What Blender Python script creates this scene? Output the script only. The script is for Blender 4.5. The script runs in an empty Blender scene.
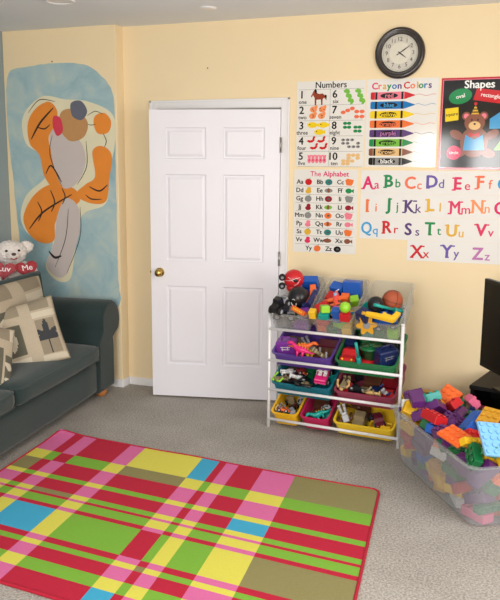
import bpy, bmesh, math, random
from mathutils import Vector, Matrix, Euler
PI = math.pi
R = math.radians
C = bpy.context.scene.collection
scene = bpy.context.scene

# ---------------------------------------------------------------- camera
cam_d = bpy.data.cameras.new('camera')
cam = bpy.data.objects.new('camera', cam_d)
C.objects.link(cam)
cam_d.sensor_fit = 'HORIZONTAL'
cam_d.sensor_width = 36.0
cam_d.lens = 751.7 / 500 * 36.0
cam_d.clip_start = 0.05
r_ax = Vector((0.93944714, 0.34260022, 0.00800954))
u_ax = Vector((-0.06608624, 0.1581831, 0.98519578))
f_ax = Vector((-0.33626131, 0.92606868, -0.17124582))
cam.matrix_world = Matrix(((r_ax.x, u_ax.x, -f_ax.x, 2.79), (r_ax.y, u_ax.y, -f_ax.y, -4.9576),
                           (r_ax.z, u_ax.z, -f_ax.z, 1.6374), (0, 0, 0, 1)))
scene.camera = cam

# ---------------------------------------------------------------- world, light, exposure
world = bpy.data.worlds.new('daylight')
scene.world = world
world.use_nodes = True
wn = world.node_tree.nodes
wn['Background'].inputs[0].default_value = (0.75, 0.86, 1.0, 1)
wn['Background'].inputs[1].default_value = 1.0

def area(name, loc, size, rot, power, col):
    d = bpy.data.lights.new(name, 'AREA')
    d.shape = 'RECTANGLE'; d.size, d.size_y = size
    d.energy = power; d.color = col
    o = bpy.data.objects.new(name, d); C.objects.link(o)
    o.location = loc; o.rotation_euler = rot
    return o
CEIL = 2.63
# daylight through the window behind the camera and the one in the right wall
area('window_daylight', (1.50, -6.22, 1.5), (.50, 1.24), (R(90), 0, 0), 46, (1.0, 0.985, 0.96))
area('window_daylight', (2.27, -6.22, 1.5), (.46, 1.24), (R(90), 0, 0), 46, (1.0, 0.985, 0.96))
area('side_window_daylight', (4.42, -3.0, 1.5), (2.0, 1.4), (R(90), 0, R(90)), 52, (1.0, 0.98, 0.95))
scene.view_settings.view_transform = 'Standard'
scene.view_settings.look = 'None'
scene.view_settings.gamma = 1.0
scene.view_settings.use_curve_mapping = False
scene.view_settings.exposure = 0.30

# ---------------------------------------------------------------- helpers
def lin(c):
    return tuple(((v / 255) / 12.92 if v / 255 <= 0.04045 else ((v / 255 + 0.055) / 1.055) ** 2.4) for v in c)

_M = {}
def mat(name, rgb, rough=0.5, metal=0.0, vary=0.06, scale=30.0, bump=0.0, bscale=200.0, coat=0.0, sheen=0.0, spec=0.5):
    """procedural principled material: base colour broken up by noise, optional bump"""
    if name in _M: return _M[name]
    m = bpy.data.materials.new(name); m.use_nodes = True
    nt = m.node_tree; N = nt.nodes; L = nt.links
    p = N['Principled BSDF']
    c = lin(rgb)
    tc = N.new('ShaderNodeTexCoord')
    if vary:
        no = N.new('ShaderNodeTexNoise'); no.inputs['Scale'].default_value = scale; no.inputs['Detail'].default_value = 3
        L.new(tc.outputs['Object'], no.inputs['Vector'])
        mx = N.new('ShaderNodeMix'); mx.data_type = 'RGBA'
        mx.inputs[6].default_value = (*[v * (1 - vary) for v in c], 1)
        mx.inputs[7].default_value = (*[min(1, v * (1 + vary)) for v in c], 1)
        L.new(no.outputs['Fac'], mx.inputs[0]); L.new(mx.outputs[2], p.inputs['Base Color'])
    else:
        p.inputs['Base Color'].default_value = (*c, 1)
    p.inputs['Roughness'].default_value = rough
    p.inputs['Metallic'].default_value = metal
    p.inputs['Coat Weight'].default_value = coat
    p.inputs['Sheen Weight'].default_value = sheen
    p.inputs['Specular IOR Level'].default_value = spec
    if bump:
        b = N.new('ShaderNodeBump'); b.inputs['Strength'].default_value = bump; b.inputs['Distance'].default_value = 0.004
        n2 = N.new('ShaderNodeTexNoise'); n2.inputs['Scale'].default_value = bscale; n2.inputs['Detail'].default_value = 4
        L.new(tc.outputs['Object'], n2.inputs['Vector']); L.new(n2.outputs['Fac'], b.inputs['Height'])
        L.new(b.outputs['Normal'], p.inputs['Normal'])
    _M[name] = m
    return m

def clear_plastic(name, rgb, alpha=0.3, rough=0.25):
    """translucent plastic: part lets light straight through, part scatters it"""
    if name in _M: return _M[name]
    m = bpy.data.materials.new(name); m.use_nodes = True
    nt = m.node_tree; N = nt.nodes; L = nt.links
    p = N['Principled BSDF']; out = N['Material Output']
    p.inputs['Base Color'].default_value = (*lin(rgb), 1)
    p.inputs['Roughness'].default_value = rough
    t = N.new('ShaderNodeBsdfTransparent'); t.inputs[0].default_value = (0.93, 0.94, 0.95, 1)
    mx = N.new('ShaderNodeMixShader')
    lw = N.new('ShaderNodeLayerWeight'); lw.inputs['Blend'].default_value = 0.25
    mr = N.new('ShaderNodeMapRange'); mr.inputs[3].default_value = alpha * 0.8; mr.inputs[4].default_value = min(1, alpha * 2.0)
    L.new(lw.outputs['Facing'], mr.inputs[0]); L.new(mr.outputs[0], mx.inputs[0])
    L.new(t.outputs[0], mx.inputs[1]); L.new(p.outputs[0], mx.inputs[2]); L.new(mx.outputs[0], out.inputs[0])
    _M[name] = m
    return m

def place(o, loc=(0, 0, 0), rot=(0, 0, 0)):
    o.location = loc; o.rotation_euler = rot; return o

def obj(name, bm, mats, parent=None, smooth=False, loc=None, rot=None):
    me = bpy.data.meshes.new(name)
    bm.normal_update()
    if smooth:
        for f in bm.faces: f.smooth = True
    bm.to_mesh(me); bm.free()
    if not isinstance(mats, (list, tuple)): mats = [mats]
    for m in mats: me.materials.append(m)
    o = bpy.data.objects.new(name, me); C.objects.link(o)
    if parent is not None: o.parent = parent
    if loc is not None: o.location = loc
    if rot is not None: o.rotation_euler = rot
    return o

def thing(name, label, cat, loc=(0, 0, 0), rot=(0, 0, 0), group=None):
    o = bpy.data.objects.new(name, None); C.objects.link(o)
    o.empty_display_size = 0.05
    o.location = loc; o.rotation_euler = rot
    return tag(o, label, cat, group)

def tag(o, label, cat, group=None):
    o['label'] = label; o['category'] = cat
    if group: o['group'] = group
    return o

def struct(name, bm, mats, parent=None, **k):
    o = obj(name, bm, mats, parent, **k)
    if parent is None: o['kind'] = 'structure'
    return o

def kids(o, pool=None):
    return [c for c in (pool or list(o.children))]

def dup(root, loc, rot, label=None, group=None):
    r = root.copy(); C.objects.link(r); r.location = loc; r.rotation_euler = rot
    if label: r['label'] = label
    if group: r['group'] = group
    for ch in list(root.children):
        c = ch.copy(); C.objects.link(c); c.parent = r
        for g in list(ch.children):
            d = g.copy(); C.objects.link(d); d.parent = c
    return r

def NB(): return bmesh.new()

def _mark(bm, n0, mi):
    bm.faces.ensure_lookup_table()
    for f in bm.faces[n0:]: f.material_index = mi

def box(bm, size, c=(0, 0, 0), rot=(0, 0, 0), mi=0, bev=0.0, seg=1):
    n0 = len(bm.faces)
    M = Matrix.Translation(c) @ Euler(rot).to_matrix().to_4x4() @ Matrix.Diagonal((*size, 1))
    t = bmesh.new()
    bmesh.ops.create_cube(t, size=1.0, matrix=M)
    if bev:
        bmesh.ops.bevel(t, geom=t.edges[:], offset=bev, segments=seg, affect='EDGES', profile=0.6)
    merge(bm, t, mi)

def merge(bm, t, mi=None, M=None):
    """append temp bmesh t into bm"""
    if M is not None: bmesh.ops.transform(t, matrix=M, verts=t.verts[:])
    vm = {v: bm.verts.new(v.co) for v in t.verts}
    for f in t.faces:
        try:
            nf = bm.faces.new([vm[v] for v in f.verts])
            nf.material_index = f.material_index if mi is None else mi
            nf.smooth = f.smooth
        except ValueError: pass
    t.free()

def cyl(bm, r, h, c=(0, 0, 0), rot=(0, 0, 0), mi=0, seg=20, r2=None, bev=0.0, smooth=True):
    t = bmesh.new()
    bmesh.ops.create_cone(t, cap_ends=True, segments=seg, radius1=r, radius2=r if r2 is None else r2, depth=h)
    if bev:
        es = [e for e in t.edges if len(e.link_faces) == 2 and any(len(f.verts) > 4 for f in e.link_faces)]
        bmesh.ops.bevel(t, geom=es, offset=bev, segments=2, affect='EDGES')
    for f in t.faces: f.smooth = smooth and len(f.verts) <= 4
    merge(bm, t, mi, Matrix.Translation(c) @ Euler(rot).to_matrix().to_4x4())

def ell(bm, rad, c=(0, 0, 0), rot=(0, 0, 0), mi=0, sub=3, uv=None):
    t = bmesh.new()
    if uv: bmesh.ops.create_uvsphere(t, u_segments=uv[0], v_segments=uv[1], radius=1)
    else: bmesh.ops.create_icosphere(t, subdivisions=sub, radius=1)
    for f in t.faces: f.smooth = True
    if not hasattr(rad, '__len__'): rad = (rad,) * 3
    merge(bm, t, mi, Matrix.Translation(c) @ Euler(rot).to_matrix().to_4x4() @ Matrix.Diagonal((*rad, 1)))

def tube(bm, pts, r, mi=0, seg=10, closed=False, caps=True):
    pts = [Vector(p) for p in pts]; n = len(pts)
    rings = []
    prev = None
    for i, p in enumerate(pts):
        if closed: d = pts[(i + 1) % n] - pts[i - 1]
        else: d = pts[min(i + 1, n - 1)] - pts[max(i - 1, 0)]
        d.normalize()
        if prev is None:
            a = d.orthogonal().normalized()
        else:
            a = (prev - d * prev.dot(d)).normalized()
        prev = a; b = d.cross(a)
        rr = r[i] if hasattr(r, '__len__') else r
        rings.append([bm.verts.new(p + (a * math.cos(2 * PI * k / seg) + b * math.sin(2 * PI * k / seg)) * rr) for k in range(seg)])
    m = n if closed else n - 1
    for i in range(m):
        A, B = rings[i], rings[(i + 1) % n]
        for k in range(seg):
            f = bm.faces.new((A[k], A[(k + 1) % seg], B[(k + 1) % seg], B[k])); f.smooth = True; f.material_index = mi
    if caps and not closed:
        bm.faces.new(rings[0][::-1]).material_index = mi; bm.faces.new(rings[-1]).material_index = mi

def lathe(bm, prof, c=(0, 0, 0), rot=(0, 0, 0), mi=0, seg=32, closed=False):
    """profile of (r, z) turned about z"""
    t = bmesh.new(); rings = []
    for r_, z in prof:
        if r_ < 1e-6: rings.append([t.verts.new((0, 0, z))] * seg)
        else: rings.append([t.verts.new((r_ * math.cos(2 * PI * k / seg), r_ * math.sin(2 * PI * k / seg), z)) for k in range(seg)])
    for i in range(len(rings) - 1):
        for k in range(seg):
            q = [rings[i][k], rings[i][(k + 1) % seg], rings[i + 1][(k + 1) % seg], rings[i + 1][k]]
            q2 = []
            for v in q:
                if v not in q2: q2.append(v)
            if len(q2) > 2:
                try: t.faces.new(q2).smooth = True
                except ValueError: pass
    merge(bm, t, mi, Matrix.Translation(c) @ Euler(rot).to_matrix().to_4x4())

def prism(bm, pts, h, M=None, mi=0, bev=0.0):
    """closed outline in xy extruded from z=0 to z=h"""
    t = bmesh.new()
    f = t.faces.new([t.verts.new((p[0], p[1], 0)) for p in pts])
    r_ = bmesh.ops.extrude_face_region(t, geom=[f])
    for v in r_['geom']:
        if isinstance(v, bmesh.types.BMVert): v.co.z = h
    bmesh.ops.recalc_face_normals(t, faces=t.faces[:])
    if bev:
        es = [e for e in t.edges if abs(e.verts[0].co.z - e.verts[1].co.z) < 1e-7]
        bmesh.ops.bevel(t, geom=es, offset=bev, segments=2, affect='EDGES')
    merge(bm, t, mi, M)

_LAY = [0]
def flat(bm, pts, y, mi):
    """flat n-gon printed on a wall sheet: pts are (x, z), y is the layer"""
    _LAY[0] = (_LAY[0] + 1) % 12; y -= _LAY[0] * 2.5e-5
    try:
        f = bm.faces.new([bm.verts.new((p[0], y, p[1])) for p in pts])
        f.material_index = mi
        f.normal_update()
        if f.normal.y > 0: f.normal_flip()
    except ValueError: pass

def disc(x, z, rx, rz=None, n=18, a0=0.0, wob=0.0, rnd=None):
    rz = rx if rz is None else rz
    out = []
    for i in range(n):
        a = 2 * PI * i / n
        k = 1 + (rnd.uniform(-wob, wob) if rnd else 0)
        u, v = rx * math.cos(a) * k, rz * math.sin(a) * k
        out.append((x + u * math.cos(a0) - v * math.sin(a0), z + u * math.sin(a0) + v * math.cos(a0)))
    return out

def text_mesh(s, bold=0.0):
    """flat mesh of a string at size 1, (mesh, width)"""
    cu = bpy.data.curves.new('lettering', 'FONT'); cu.body = s; cu.size = 1.0
    cu.resolution_u = 3; cu.offset = bold; cu.align_x = 'CENTER'; cu.align_y = 'CENTER'
    o = bpy.data.objects.new('lettering', cu); C.objects.link(o)
    bpy.context.view_layer.update()
    dg = bpy.context.evaluated_depsgraph_get()
    me = bpy.data.meshes.new_from_object(o.evaluated_get(dg))
    bpy.data.objects.remove(o); bpy.data.curves.remove(cu)
    return me
_T = {}
def text(bm, s, x, z, size, y, mi, bold=0.0, sx=1.0, align='c', rot=0.0):
    """printed lettering; weight comes from overprints a hair apart"""
    if s not in _T: _T[s] = text_mesh(s)
    me = _T[s]
    if not len(me.vertices): return
    xs = [v.co.x for v in me.vertices]; x0, x1 = min(xs), max(xs); mxx = (x0 + x1) / 2
    d = bold * size * .9
    for k, (ox, oz) in enumerate(((0, 0), (-d, 0), (d, 0), (0, d * .7), (0, -d * .7)) if bold > 0 else ((0, 0),)):
        vs = []
        for v in me.vertices:
            a, b = (v.co.x - mxx) * size * sx + ox, v.co.y * size + oz
            vs.append(bm.verts.new((x + a * math.cos(rot) - b * math.sin(rot), y - .00008 - k * 2.5e-5, z + a * math.sin(rot) + b * math.cos(rot))))
        for p in me.polygons:
            try:
                f = bm.faces.new([vs[i] for i in p.vertices]); f.material_index = mi; f.normal_update()
                if f.normal.y > 0: f.normal_flip()
            except ValueError: pass

# ================================================================ THE ROOM
def wall_mat(name, rgb, vary=0.03):
    return mat(name, rgb, rough=0.75, vary=vary, scale=2.5, bump=0.08, bscale=90, spec=0.25)
M_cream = wall_mat('cream_wall_paint', (244, 223, 184))
M_grey = wall_mat('grey_blue_wall_paint', (150, 163, 166))
M_ceil = mat('ceiling_paint', (236, 239, 244), rough=0.9, vary=0.02, scale=2, bump=0.05, bscale=60, spec=0.1)
M_trim = mat('white_trim_paint', (240, 238, 240), rough=0.35, vary=0.01)
M_door = mat('white_door_paint', (236, 234, 242), rough=0.4, vary=0.01, scale=5)
M_brass = mat('brass', (205, 170, 95), rough=0.22, metal=1.0, vary=0.05)
M_steel = mat('hinge_steel', (175, 172, 168), rough=0.3, metal=1.0)
M_dark = mat('dark_void', (40, 38, 38), rough=0.8)

def carpet_mat():
    m = bpy.data.materials.new('loop_carpet'); m.use_nodes = True
    nt = m.node_tree; N = nt.nodes; L = nt.links; p = N['Principled BSDF']
    tc = N.new('ShaderNodeTexCoord')
    n1 = N.new('ShaderNodeTexNoise'); n1.inputs['Scale'].default_value = 100; n1.inputs['Detail'].default_value = 4; n1.inputs['Roughness'].default_value = .7
    n2 = N.new('ShaderNodeTexNoise'); n2.inputs['Scale'].default_value = 3.0; n2.inputs['Detail'].default_value = 5
    n3 = N.new('ShaderNodeTexVoronoi'); n3.inputs['Scale'].default_value = 140
    for n in (n1, n2, n3): L.new(tc.outputs['Object'], n.inputs['Vector'])
    cr = N.new('ShaderNodeValToRGB')
    cr.color_ramp.elements[0].position = .36; cr.color_ramp.elements[0].color = (*lin((146, 140, 133)), 1)
    cr.color_ramp.elements[1].position = .64; cr.color_ramp.elements[1].color = (*lin((204, 198, 190)), 1)
    L.new(n1.outputs['Fac'], cr.inputs[0])
    mx = N.new('ShaderNodeMix'); mx.data_type = 'RGBA'; mx.blend_type = 'MULTIPLY'; mx.inputs[0].default_value = .5
    c2 = N.new('ShaderNodeValToRGB')
    c2.color_ramp.elements[0].position = .35; c2.color_ramp.elements[0].color = (.72, .71, .70, 1)
    c2.color_ramp.elements[1].position = .65; c2.color_ramp.elements[1].color = (1, 1, 1, 1)
    L.new(n2.outputs['Fac'], c2.inputs[0])
    L.new(cr.outputs[0], mx.inputs[6]); L.new(c2.outputs[0], mx.inputs[7]); L.new(mx.outputs[2], p.inputs['Base Color'])
    b = N.new('ShaderNodeBump'); b.inputs['Strength'].default_value = .55; b.inputs['Distance'].default_value = .006
    L.new(n3.outputs['Distance'], b.inputs['Height']); L.new(b.outputs[0], p.inputs['Normal'])
    p.inputs['Roughness'].default_value = .95; p.inputs['Specular IOR Level'].default_value = .1
    return m

XL, XR, YB = -0.95, 4.5, -6.3
def slab(name, x0, x1, y0, y1, z0, z1, m):
    b = NB(); box(b, (x1 - x0, y1 - y0, z1 - z0), ((x0 + x1) / 2, (y0 + y1) / 2, (z0 + z1) / 2)); return struct(name, b, m)
slab('floor', XL - .1, XR + .1, YB - .1, 1.3, -.1, 0, carpet_mat())
slab('ceiling', XL - .1, XR + .1, YB - .1, 1.3, CEIL, CEIL + .1, M_ceil)
# back (far) wall with the doorway
DX0, DX1, DH = 0.283, 1.206, 2.05
b = NB()
box(b, (DX0 - XL, .12, CEIL), ((DX0 + XL) / 2, .06, CEIL / 2))
box(b, (XR - DX1, .12, CEIL), ((DX1 + XR) / 2, .06, CEIL / 2))
box(b, (DX1 - DX0, .12, CEIL - DH), ((DX0 + DX1) / 2, .06, (CEIL + DH) / 2))
struct('wall_back', b, M_cream)
# shallow bump-out that carries the mural
b = NB(); box(b, (.005 - XL, .106, CEIL), ((.005 + XL) / 2, -.053, CEIL / 2), bev=.003)
struct('wall_chase', b, M_cream)
slab('wall_left', XL - .1, XL, YB, .12, 0, CEIL, M_grey)
b = NB()
box(b, (.1, 2.12, CEIL), (XR + .05, -.94, CEIL / 2))
box(b, (.1, YB * -1 - 4.0, CEIL), (XR + .05, (YB - 4.0) / 2, CEIL / 2))
box(b, (.1, 2.0, .8), (XR + .05, -3.0, .4))
box(b, (.1, 2.0, CEIL - 2.2), (XR + .05, -3.0, (CEIL + 2.2) / 2))
struct('wall_right', b, M_cream)
b = NB()
wx0, wx1, wz0, wz1 = 1.17, 2.53, .85, 2.15
box(b, (wx0 - XL, .1, CEIL), ((wx0 + XL) / 2, YB - .05, CEIL / 2))
box(b, (XR - wx1, .1, CEIL), ((wx1 + XR) / 2, YB - .05, CEIL / 2))
box(b, (wx1 - wx0, .1, wz0), ((wx1 + wx0) / 2, YB - .05, wz0 / 2))
box(b, (wx1 - wx0, .1, CEIL - wz1), ((wx1 + wx0) / 2, YB - .05, (CEIL + wz1) / 2))
struct('wall_front', b, M_cream)
# hallway beyond the door
slab('wall_hall', XL, XR, 1.2, 1.3, 0, CEIL, M_cream)

BH = .06
def skirting(name, segs):
    b = NB()
    for (x0, y0, x1, y1) in segs:
        L_ = math.hypot(x1 - x0, y1 - y0); a = math.atan2(y1 - y0, x1 - x0)
        nx, ny = math.sin(a), -math.cos(a)
        box(b, (L_, .012, BH), ((x0 + x1) / 2 + nx * .006, (y0 + y1) / 2 + ny * .006, BH / 2), (0, 0, a), bev=.003)
    return struct(name, b, M_trim)
skirting('baseboard_back', [(0.005, 0, DX0 - .062, 0), (DX1 + .062, 0, XR, 0)])
skirting('baseboard_chase', [(XL, -.106, .005 + .012, -.106)])
b = NB(); box(b, (.012, .106, BH), (.011, -.053, BH / 2), bev=.003); struct('baseboard_return', b, M_trim)

# ---- doorway trim (casing + jambs + stop)
b = NB()
cw, ct = .062, .016
prof = [(0, ct), (cw, ct * .65)]
box(b, (cw, ct, DH + cw), (DX1 + cw / 2, -ct / 2, (DH + cw) / 2), bev=.004)
box(b, (cw, ct, DH + cw), (DX0 - cw / 2, -ct / 2, (DH + cw) / 2), bev=.004)
box(b, (DX1 - DX0 + .002, ct, cw), ((DX0 + DX1) / 2, -ct / 2, DH + cw / 2), bev=.004)
for s, x in ((1, DX1), (-1, DX0)):   # raised back band on the casing's outer edge
    box(b, (.014, .006, DH + cw), (x + s * (cw - .007), -ct - .002, (DH + cw) / 2), bev=.002)
box(b, (DX1 - DX0 + 2 * cw, .006, .014), ((DX0 + DX1) / 2, -ct - .002, DH + cw - .007), bev=.002)
struct('trim_1', b, M_trim)
b = NB()
box(b, (.002, .12, DH), (DX1 - .001, .06, DH / 2)); box(b, (.002, .12, DH), (DX0 + .001, .06, DH / 2))
box(b, (DX1 - DX0, .12, .002), ((DX0 + DX1) / 2, .06, DH - .001))
box(b, (.012, .03, DH), (DX1 - .007, .065, DH / 2)); box(b, (.012, .03, DH), (DX0 + .007, .065, DH / 2))
struct('trim_2', b, M_trim)

# ---- the door, hinged on the right and standing ajar into the room
DW, DT, DZ0, DZ1 = .903, .035, .014, 2.034
TH = R(12.5)
door = bpy.data.objects.new('door_1', None); C.objects.link(door); door['kind'] = 'structure'
door.location = (1.2026, -.003, 0); door.rotation_euler = (0, 0, TH)
def door_leaf():
    # local: x from -DW to 0, front (room side) face at y = -DT
    bm = NB()
    xs = [-DW, -DW + .110, -DW + .396, -DW + .512, -DW + .798, 0]
    zt = DZ1
    zs = [zt, zt - .118, zt - .330, zt - .434, zt - 1.036, zt - 1.213, zt - 1.785, DZ0]
    for side in (-1, 1):
        y = -DT if side < 0 else 0.0
        grid = [[bm.verts.new((x, y, z)) for x in xs] for z in zs]
        panels = []
        for i in range(len(zs) - 1):
            for j in range(len(xs) - 1):
                q = [grid[i][j], grid[i][j + 1], grid[i + 1][j + 1], grid[i + 1][j]]
                if side < 0: q = q[::-1]
                f = bm.faces.new(q)
                if i in (1, 3, 5) and j in (1, 3): panels.append(f)
        bm.normal_update()
        for f in panels:
            bmesh.ops.inset_individual(bm, faces=[f], thickness=.010, depth=-.009)
            bmesh.ops.inset_individual(bm, faces=[f], thickness=.012, depth=0)
            bmesh.ops.inset_individual(bm, faces=[f], thickness=.022, depth=.007)
    # edges of the slab
    for (a, c, s) in (((-DW, -DT / 2), (.0005, DT), 0), ((0, -DT / 2), (.0005, DT), 0)):
        box(bm, (c[0], c[1], DZ1 - DZ0), (a[0], a[1], (DZ0 + DZ1) / 2))
    box(bm, (DW, DT, .0005), (-DW / 2, -DT / 2, DZ1)); box(bm, (DW, DT, .0005), (-DW / 2, -DT / 2, DZ0))
    bmesh.ops.recalc_face_normals(bm, faces=bm.faces[:])
    return bm
obj('door_panel', door_leaf(), M_door, door)
b = NB()
for s in (-1, 1):
    y0 = -DT if s < 0 else 0
    M_ = Euler((R(90) if s < 0 else R(-90), 0, 0))
    lathe(b, [(0, .062), (.014, .061), (.024, .054), (.028, .044), (.025, .034), (.012, .026), (.011, .012), (.031, .008), (.033, .002), (.033, 0)],
          (-DW + .062, y0, .915), M_)
obj('door_knob', b, M_brass, door)
b = NB(); box(b, (.003, .024, .056), (-DW - .001, -DT / 2, .915)); box(b, (.012, .012, .016), (-DW - .006, -DT / 2, .915), bev=.002)
obj('latch_plate', b, M_brass, door)
for z in (1.80, 1.03, .24):
    b = NB(); cyl(b, .0065, .09, (.004, -DT - .005, z), seg=10); cyl(b, .008, .006, (.004, -DT - .005, z + .047), seg=10); cyl(b, .008, .006, (.004, -DT - .005, z - .047), seg=10)
    box(b, (.0015, .03, .088), (.0012, -DT + .014, z))
    obj('hinge', b, M_steel, door)

# window frames behind the camera and in the right wall
def window(name, c, w, h, axis):
    t = bpy.data.objects.new(name, None); C.objects.link(t); t['kind'] = 'structure'; t.location = c
    t.rotation_euler = (0, 0, 0 if axis == 'y' else R(90))
    b = NB()
    for s in (-1, 1):
        box(b, (.05, .08, h), (s * (w / 2 - .025), 0, 0), bev=.004); box(b, (w, .08, .05), (0, 0, s * (h / 2 - .025)), bev=.004)
    box(b, (w, .05, .04), (0, 0, 0), bev=.004); box(b, (.26, .06, h), (.03, 0, 0), bev=.004)
    obj('window_frame', b, M_trim, t)
window('window_1', (1.85, YB - .05, 1.5), 1.36, 1.30, 'y')
window('window_2', (XR + .05, -3.0, 1.5), 2.0, 1.4, 'x')

# ================================================================ THINGS ON THE WALL
def ink(name, rgb, rough=.3): return mat('ink_' + name, rgb, rough=rough, vary=0)
PAPER = mat('laminated_paper', (234, 231, 226), rough=.09, vary=.01, scale=4, spec=.3)
PAPER2 = mat('matt_paper', (234, 231, 228), rough=.4, vary=.01, scale=4, spec=.15)
INKS = {'black': (25, 24, 26), 'red': (206, 34, 44), 'blue': (30, 120, 190), 'yellow': (244, 210, 40), 'orange': (240, 120, 60),
        'purple': (92, 62, 122), 'green': (30, 140, 80), 'brown': (140, 84, 66), 'grey': (140, 140, 140), 'magenta': (222, 40, 110),
        'lime': (120, 190, 70), 'pink': (240, 130, 150), 'tan': (232, 190, 130), 'salmon': (240, 118, 84), 'teal': (40, 130, 125),
        'skyblue': (70, 160, 215), 'horse': (150, 62, 36), 'rose': (222, 52, 100), 'line': (90, 90, 95), 'white': (248, 248, 246),
        'lilac': (190, 120, 180), 'peach': (246, 150, 96), 'violet': (110, 90, 170), 'gold': (226, 178, 60), 'darkred': (150, 30, 50)}
def palette(names, base=PAPER):
    return [base] + [mat(('ink_' if base is PAPER else 'matt_ink_') + n, INKS[n], rough=.09 if base is PAPER else .4, vary=0, spec=.3 if base is PAPER else .15) for n in names], {n: i + 1 for i, n in enumerate(names)}
Y1, Y2, Y3, Y4 = -.0022, -.0026, -.0030, -.0034

def sheet(w, h, bm):
    box(bm, (w, .0016, h), (w / 2, -.0010, -h / 2))
rnd = random.Random(3)

# ---- numbers chart
names = ['black', 'horse', 'peach', 'yellow', 'red', 'pink', 'lime', 'salmon', 'green', 'grey', 'tan', 'line', 'brown', 'rose']
ms, I = palette(names)
W, H = .462, .552
b = NB(); sheet(W, H, b)
text(b, 'Numbers', W / 2, -.026, .056, Y1, I['black'], .02)
words_ = ['one', 'two', 'three', 'four', 'five', 'six', 'seven', 'eight', 'nine', 'ten']
ch = (H - .052) / 5
for r in range(6):
    z = -.052 - r * ch
    flat(b, [(.012, z + .0007), (W - .012, z + .0007), (W - .012, z - .0007), (.012, z - .0007)], Y1, I['line'])
flat(b, [(W * .49, -.052), (W * .49 + .0014, -.052), (W * .49 + .0014, -H + .004), (W * .49, -H + .004)], Y1, I['line'])
for k in range(10):
    cx = .034 if k < 5 else W * .49 + .032; zt = -.052 - (k % 5) * ch
    text(b, str(k + 1), cx, zt - .034, .068, Y1, I['black'], .03)
    text(b, words_[k], cx + .006, zt - .079, .036, Y1, I['black'], .018)
def critter(cx, z, s, c, kind):
    s *= 1.22
    if kind == 'horse':
        body = [(-.9, .1), (-.75, .35), (-.55, .75), (-.35, .9), (-.28, .55), (.1, .38), (.55, .42), (.85, .15), (.8, -.2), (.7, -.05), (.55, -.25),
                (.55, -.9), (.38, -.9), (.34, -.25), (-.2, -.28), (-.22, -.9), (-.4, -.9), (-.42, -.1), (-.6, .25), (-.8, .0)]
        flat(b, [(cx + p[0] * s, z + p[1] * s) for p in body], Y1, c)
        flat(b, [(cx + p[0] * s, z + p[1] * s) for p in [(-.5, .8), (-.3, 1), (-.15, .7), (-.2, .35), (-.35, .5)]], Y2, I['black'])
        flat(b, [(cx + p[0] * s, z + p[1] * s) for p in [(.8, .3), (1.05, .2), (1.0, -.4), (.85, -.1)]], Y2, I['black'])
    elif kind == 'fish':
        flat(b, disc(cx, z, s, s * .55), Y1, c)
        flat(b, [(cx + s * .8, z), (cx + s * 1.25, z + s * .5), (cx + s * 1.25, z - s * .5)], Y1, c)
        flat(b, disc(cx - s * .5, z + s * .1, s * .12, n=8), Y2, I['black'])
    elif kind == 'bird':
        flat(b, [(cx + p[0] * s, z + p[1] * s) for p in [(-1, -.2), (-.4, -.5), (.3, -.4), (.8, .1), (.6, .2), (.9, .7), (.5, .9), (.3, .6), (.2, .1), (-.2, 0), (-.7, .1)]], Y1, c)
    elif kind == 'dog':
        flat(b, disc(cx, z, s, s * .8), Y1, c); flat(b, disc(cx + s * .7, z + s * .6, s * .5, n=10), Y2, c)
        for q in range(3): flat(b, disc(cx + rnd.uniform(-.6, .5) * s, z + rnd.uniform(-.4, .4) * s, s * .16, n=7), Y3, I['brown'])
    elif kind == 'bear':
        flat(b, disc(cx, z - s * .4, s * .55, s * .8), Y1, c); flat(b, disc(cx, z + s * .6, s * .5), Y1, c)
        flat(b, disc(cx - s * .4, z + s, s * .2, n=8), Y1, c); flat(b, disc(cx + s * .4, z + s, s * .2, n=8), Y1, c)
        flat(b, disc(cx, z - s * .3, s * .25), Y2, I['rose'])
    elif kind == 'frog':
        flat(b, [(cx + p[0] * s, z + p[1] * s) for p in [(-1, .3), (-.3, .9), (.7, .7), (1, -.1), (.5, -.8), (-.2, -.9), (-.1, -.3), (-.7, -.2)]], Y1, c)
    else:
        flat(b, disc(cx, z, s, s * .7, n=10), Y1, c); flat(b, disc(cx + s * .2, z + s * .1, s * .4, n=8), Y2, I['line'] if kind == 'mouse' else c)
LX, RX = .145, W * .49 + .15
def zc(k): return -.052 - ((k % 5) + .5) * ch
critter(LX, zc(0), .046, I['horse'], 'horse')
for x, z in [(-.03, .022), (.03, .022), (-.035, -.02), (.025, -.02)]: critter(LX + x, zc(1) + z, .020, I['peach'], 'dog')
for x, z in [(-.035, .022), (.04, .022), (.012, -.024)]: critter(LX + x, zc(2) + z, .028, I['yellow'], 'fish')
for x, z in [(-.04, .022), (.03, .022), (-.02, -.022), (.045, -.022)]: critter(LX + x, zc(3) + z, .026, I['red'], 'bird')
for q in range(5): critter(LX - .052 + q * .026, zc(4), .019, I['pink'], 'bear')
for x in (-.03, .045):
    for q in range(3): critter(RX + x + q * .014 - .01, zc(5) + .03 - q * .03, .018, I['lime'], 'frog')
for q, (x, z) in enumerate([(-.06, .0), (-.03, .012), (.0, .024), (.03, -.028), (.03, .004), (.065, -.028), (.065, .004)]): critter(RX + x, zc(6) + z, .014, I['salmon'], 'seed')
for q in range(8): critter(RX - .045 + (q % 2) * .027 + (q // 4) * .07, zc(7) + .03 - ((q // 2) % 2) * .025 - (q // 4) * .025, .012, I['green'], 'bug')
for q in range(9): critter(RX - .055 + (q % 3) * .03 + (q // 5) * .04, zc(8) + .024 - (q // 3) * .022, .011, I['grey'], 'mouse')
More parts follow.
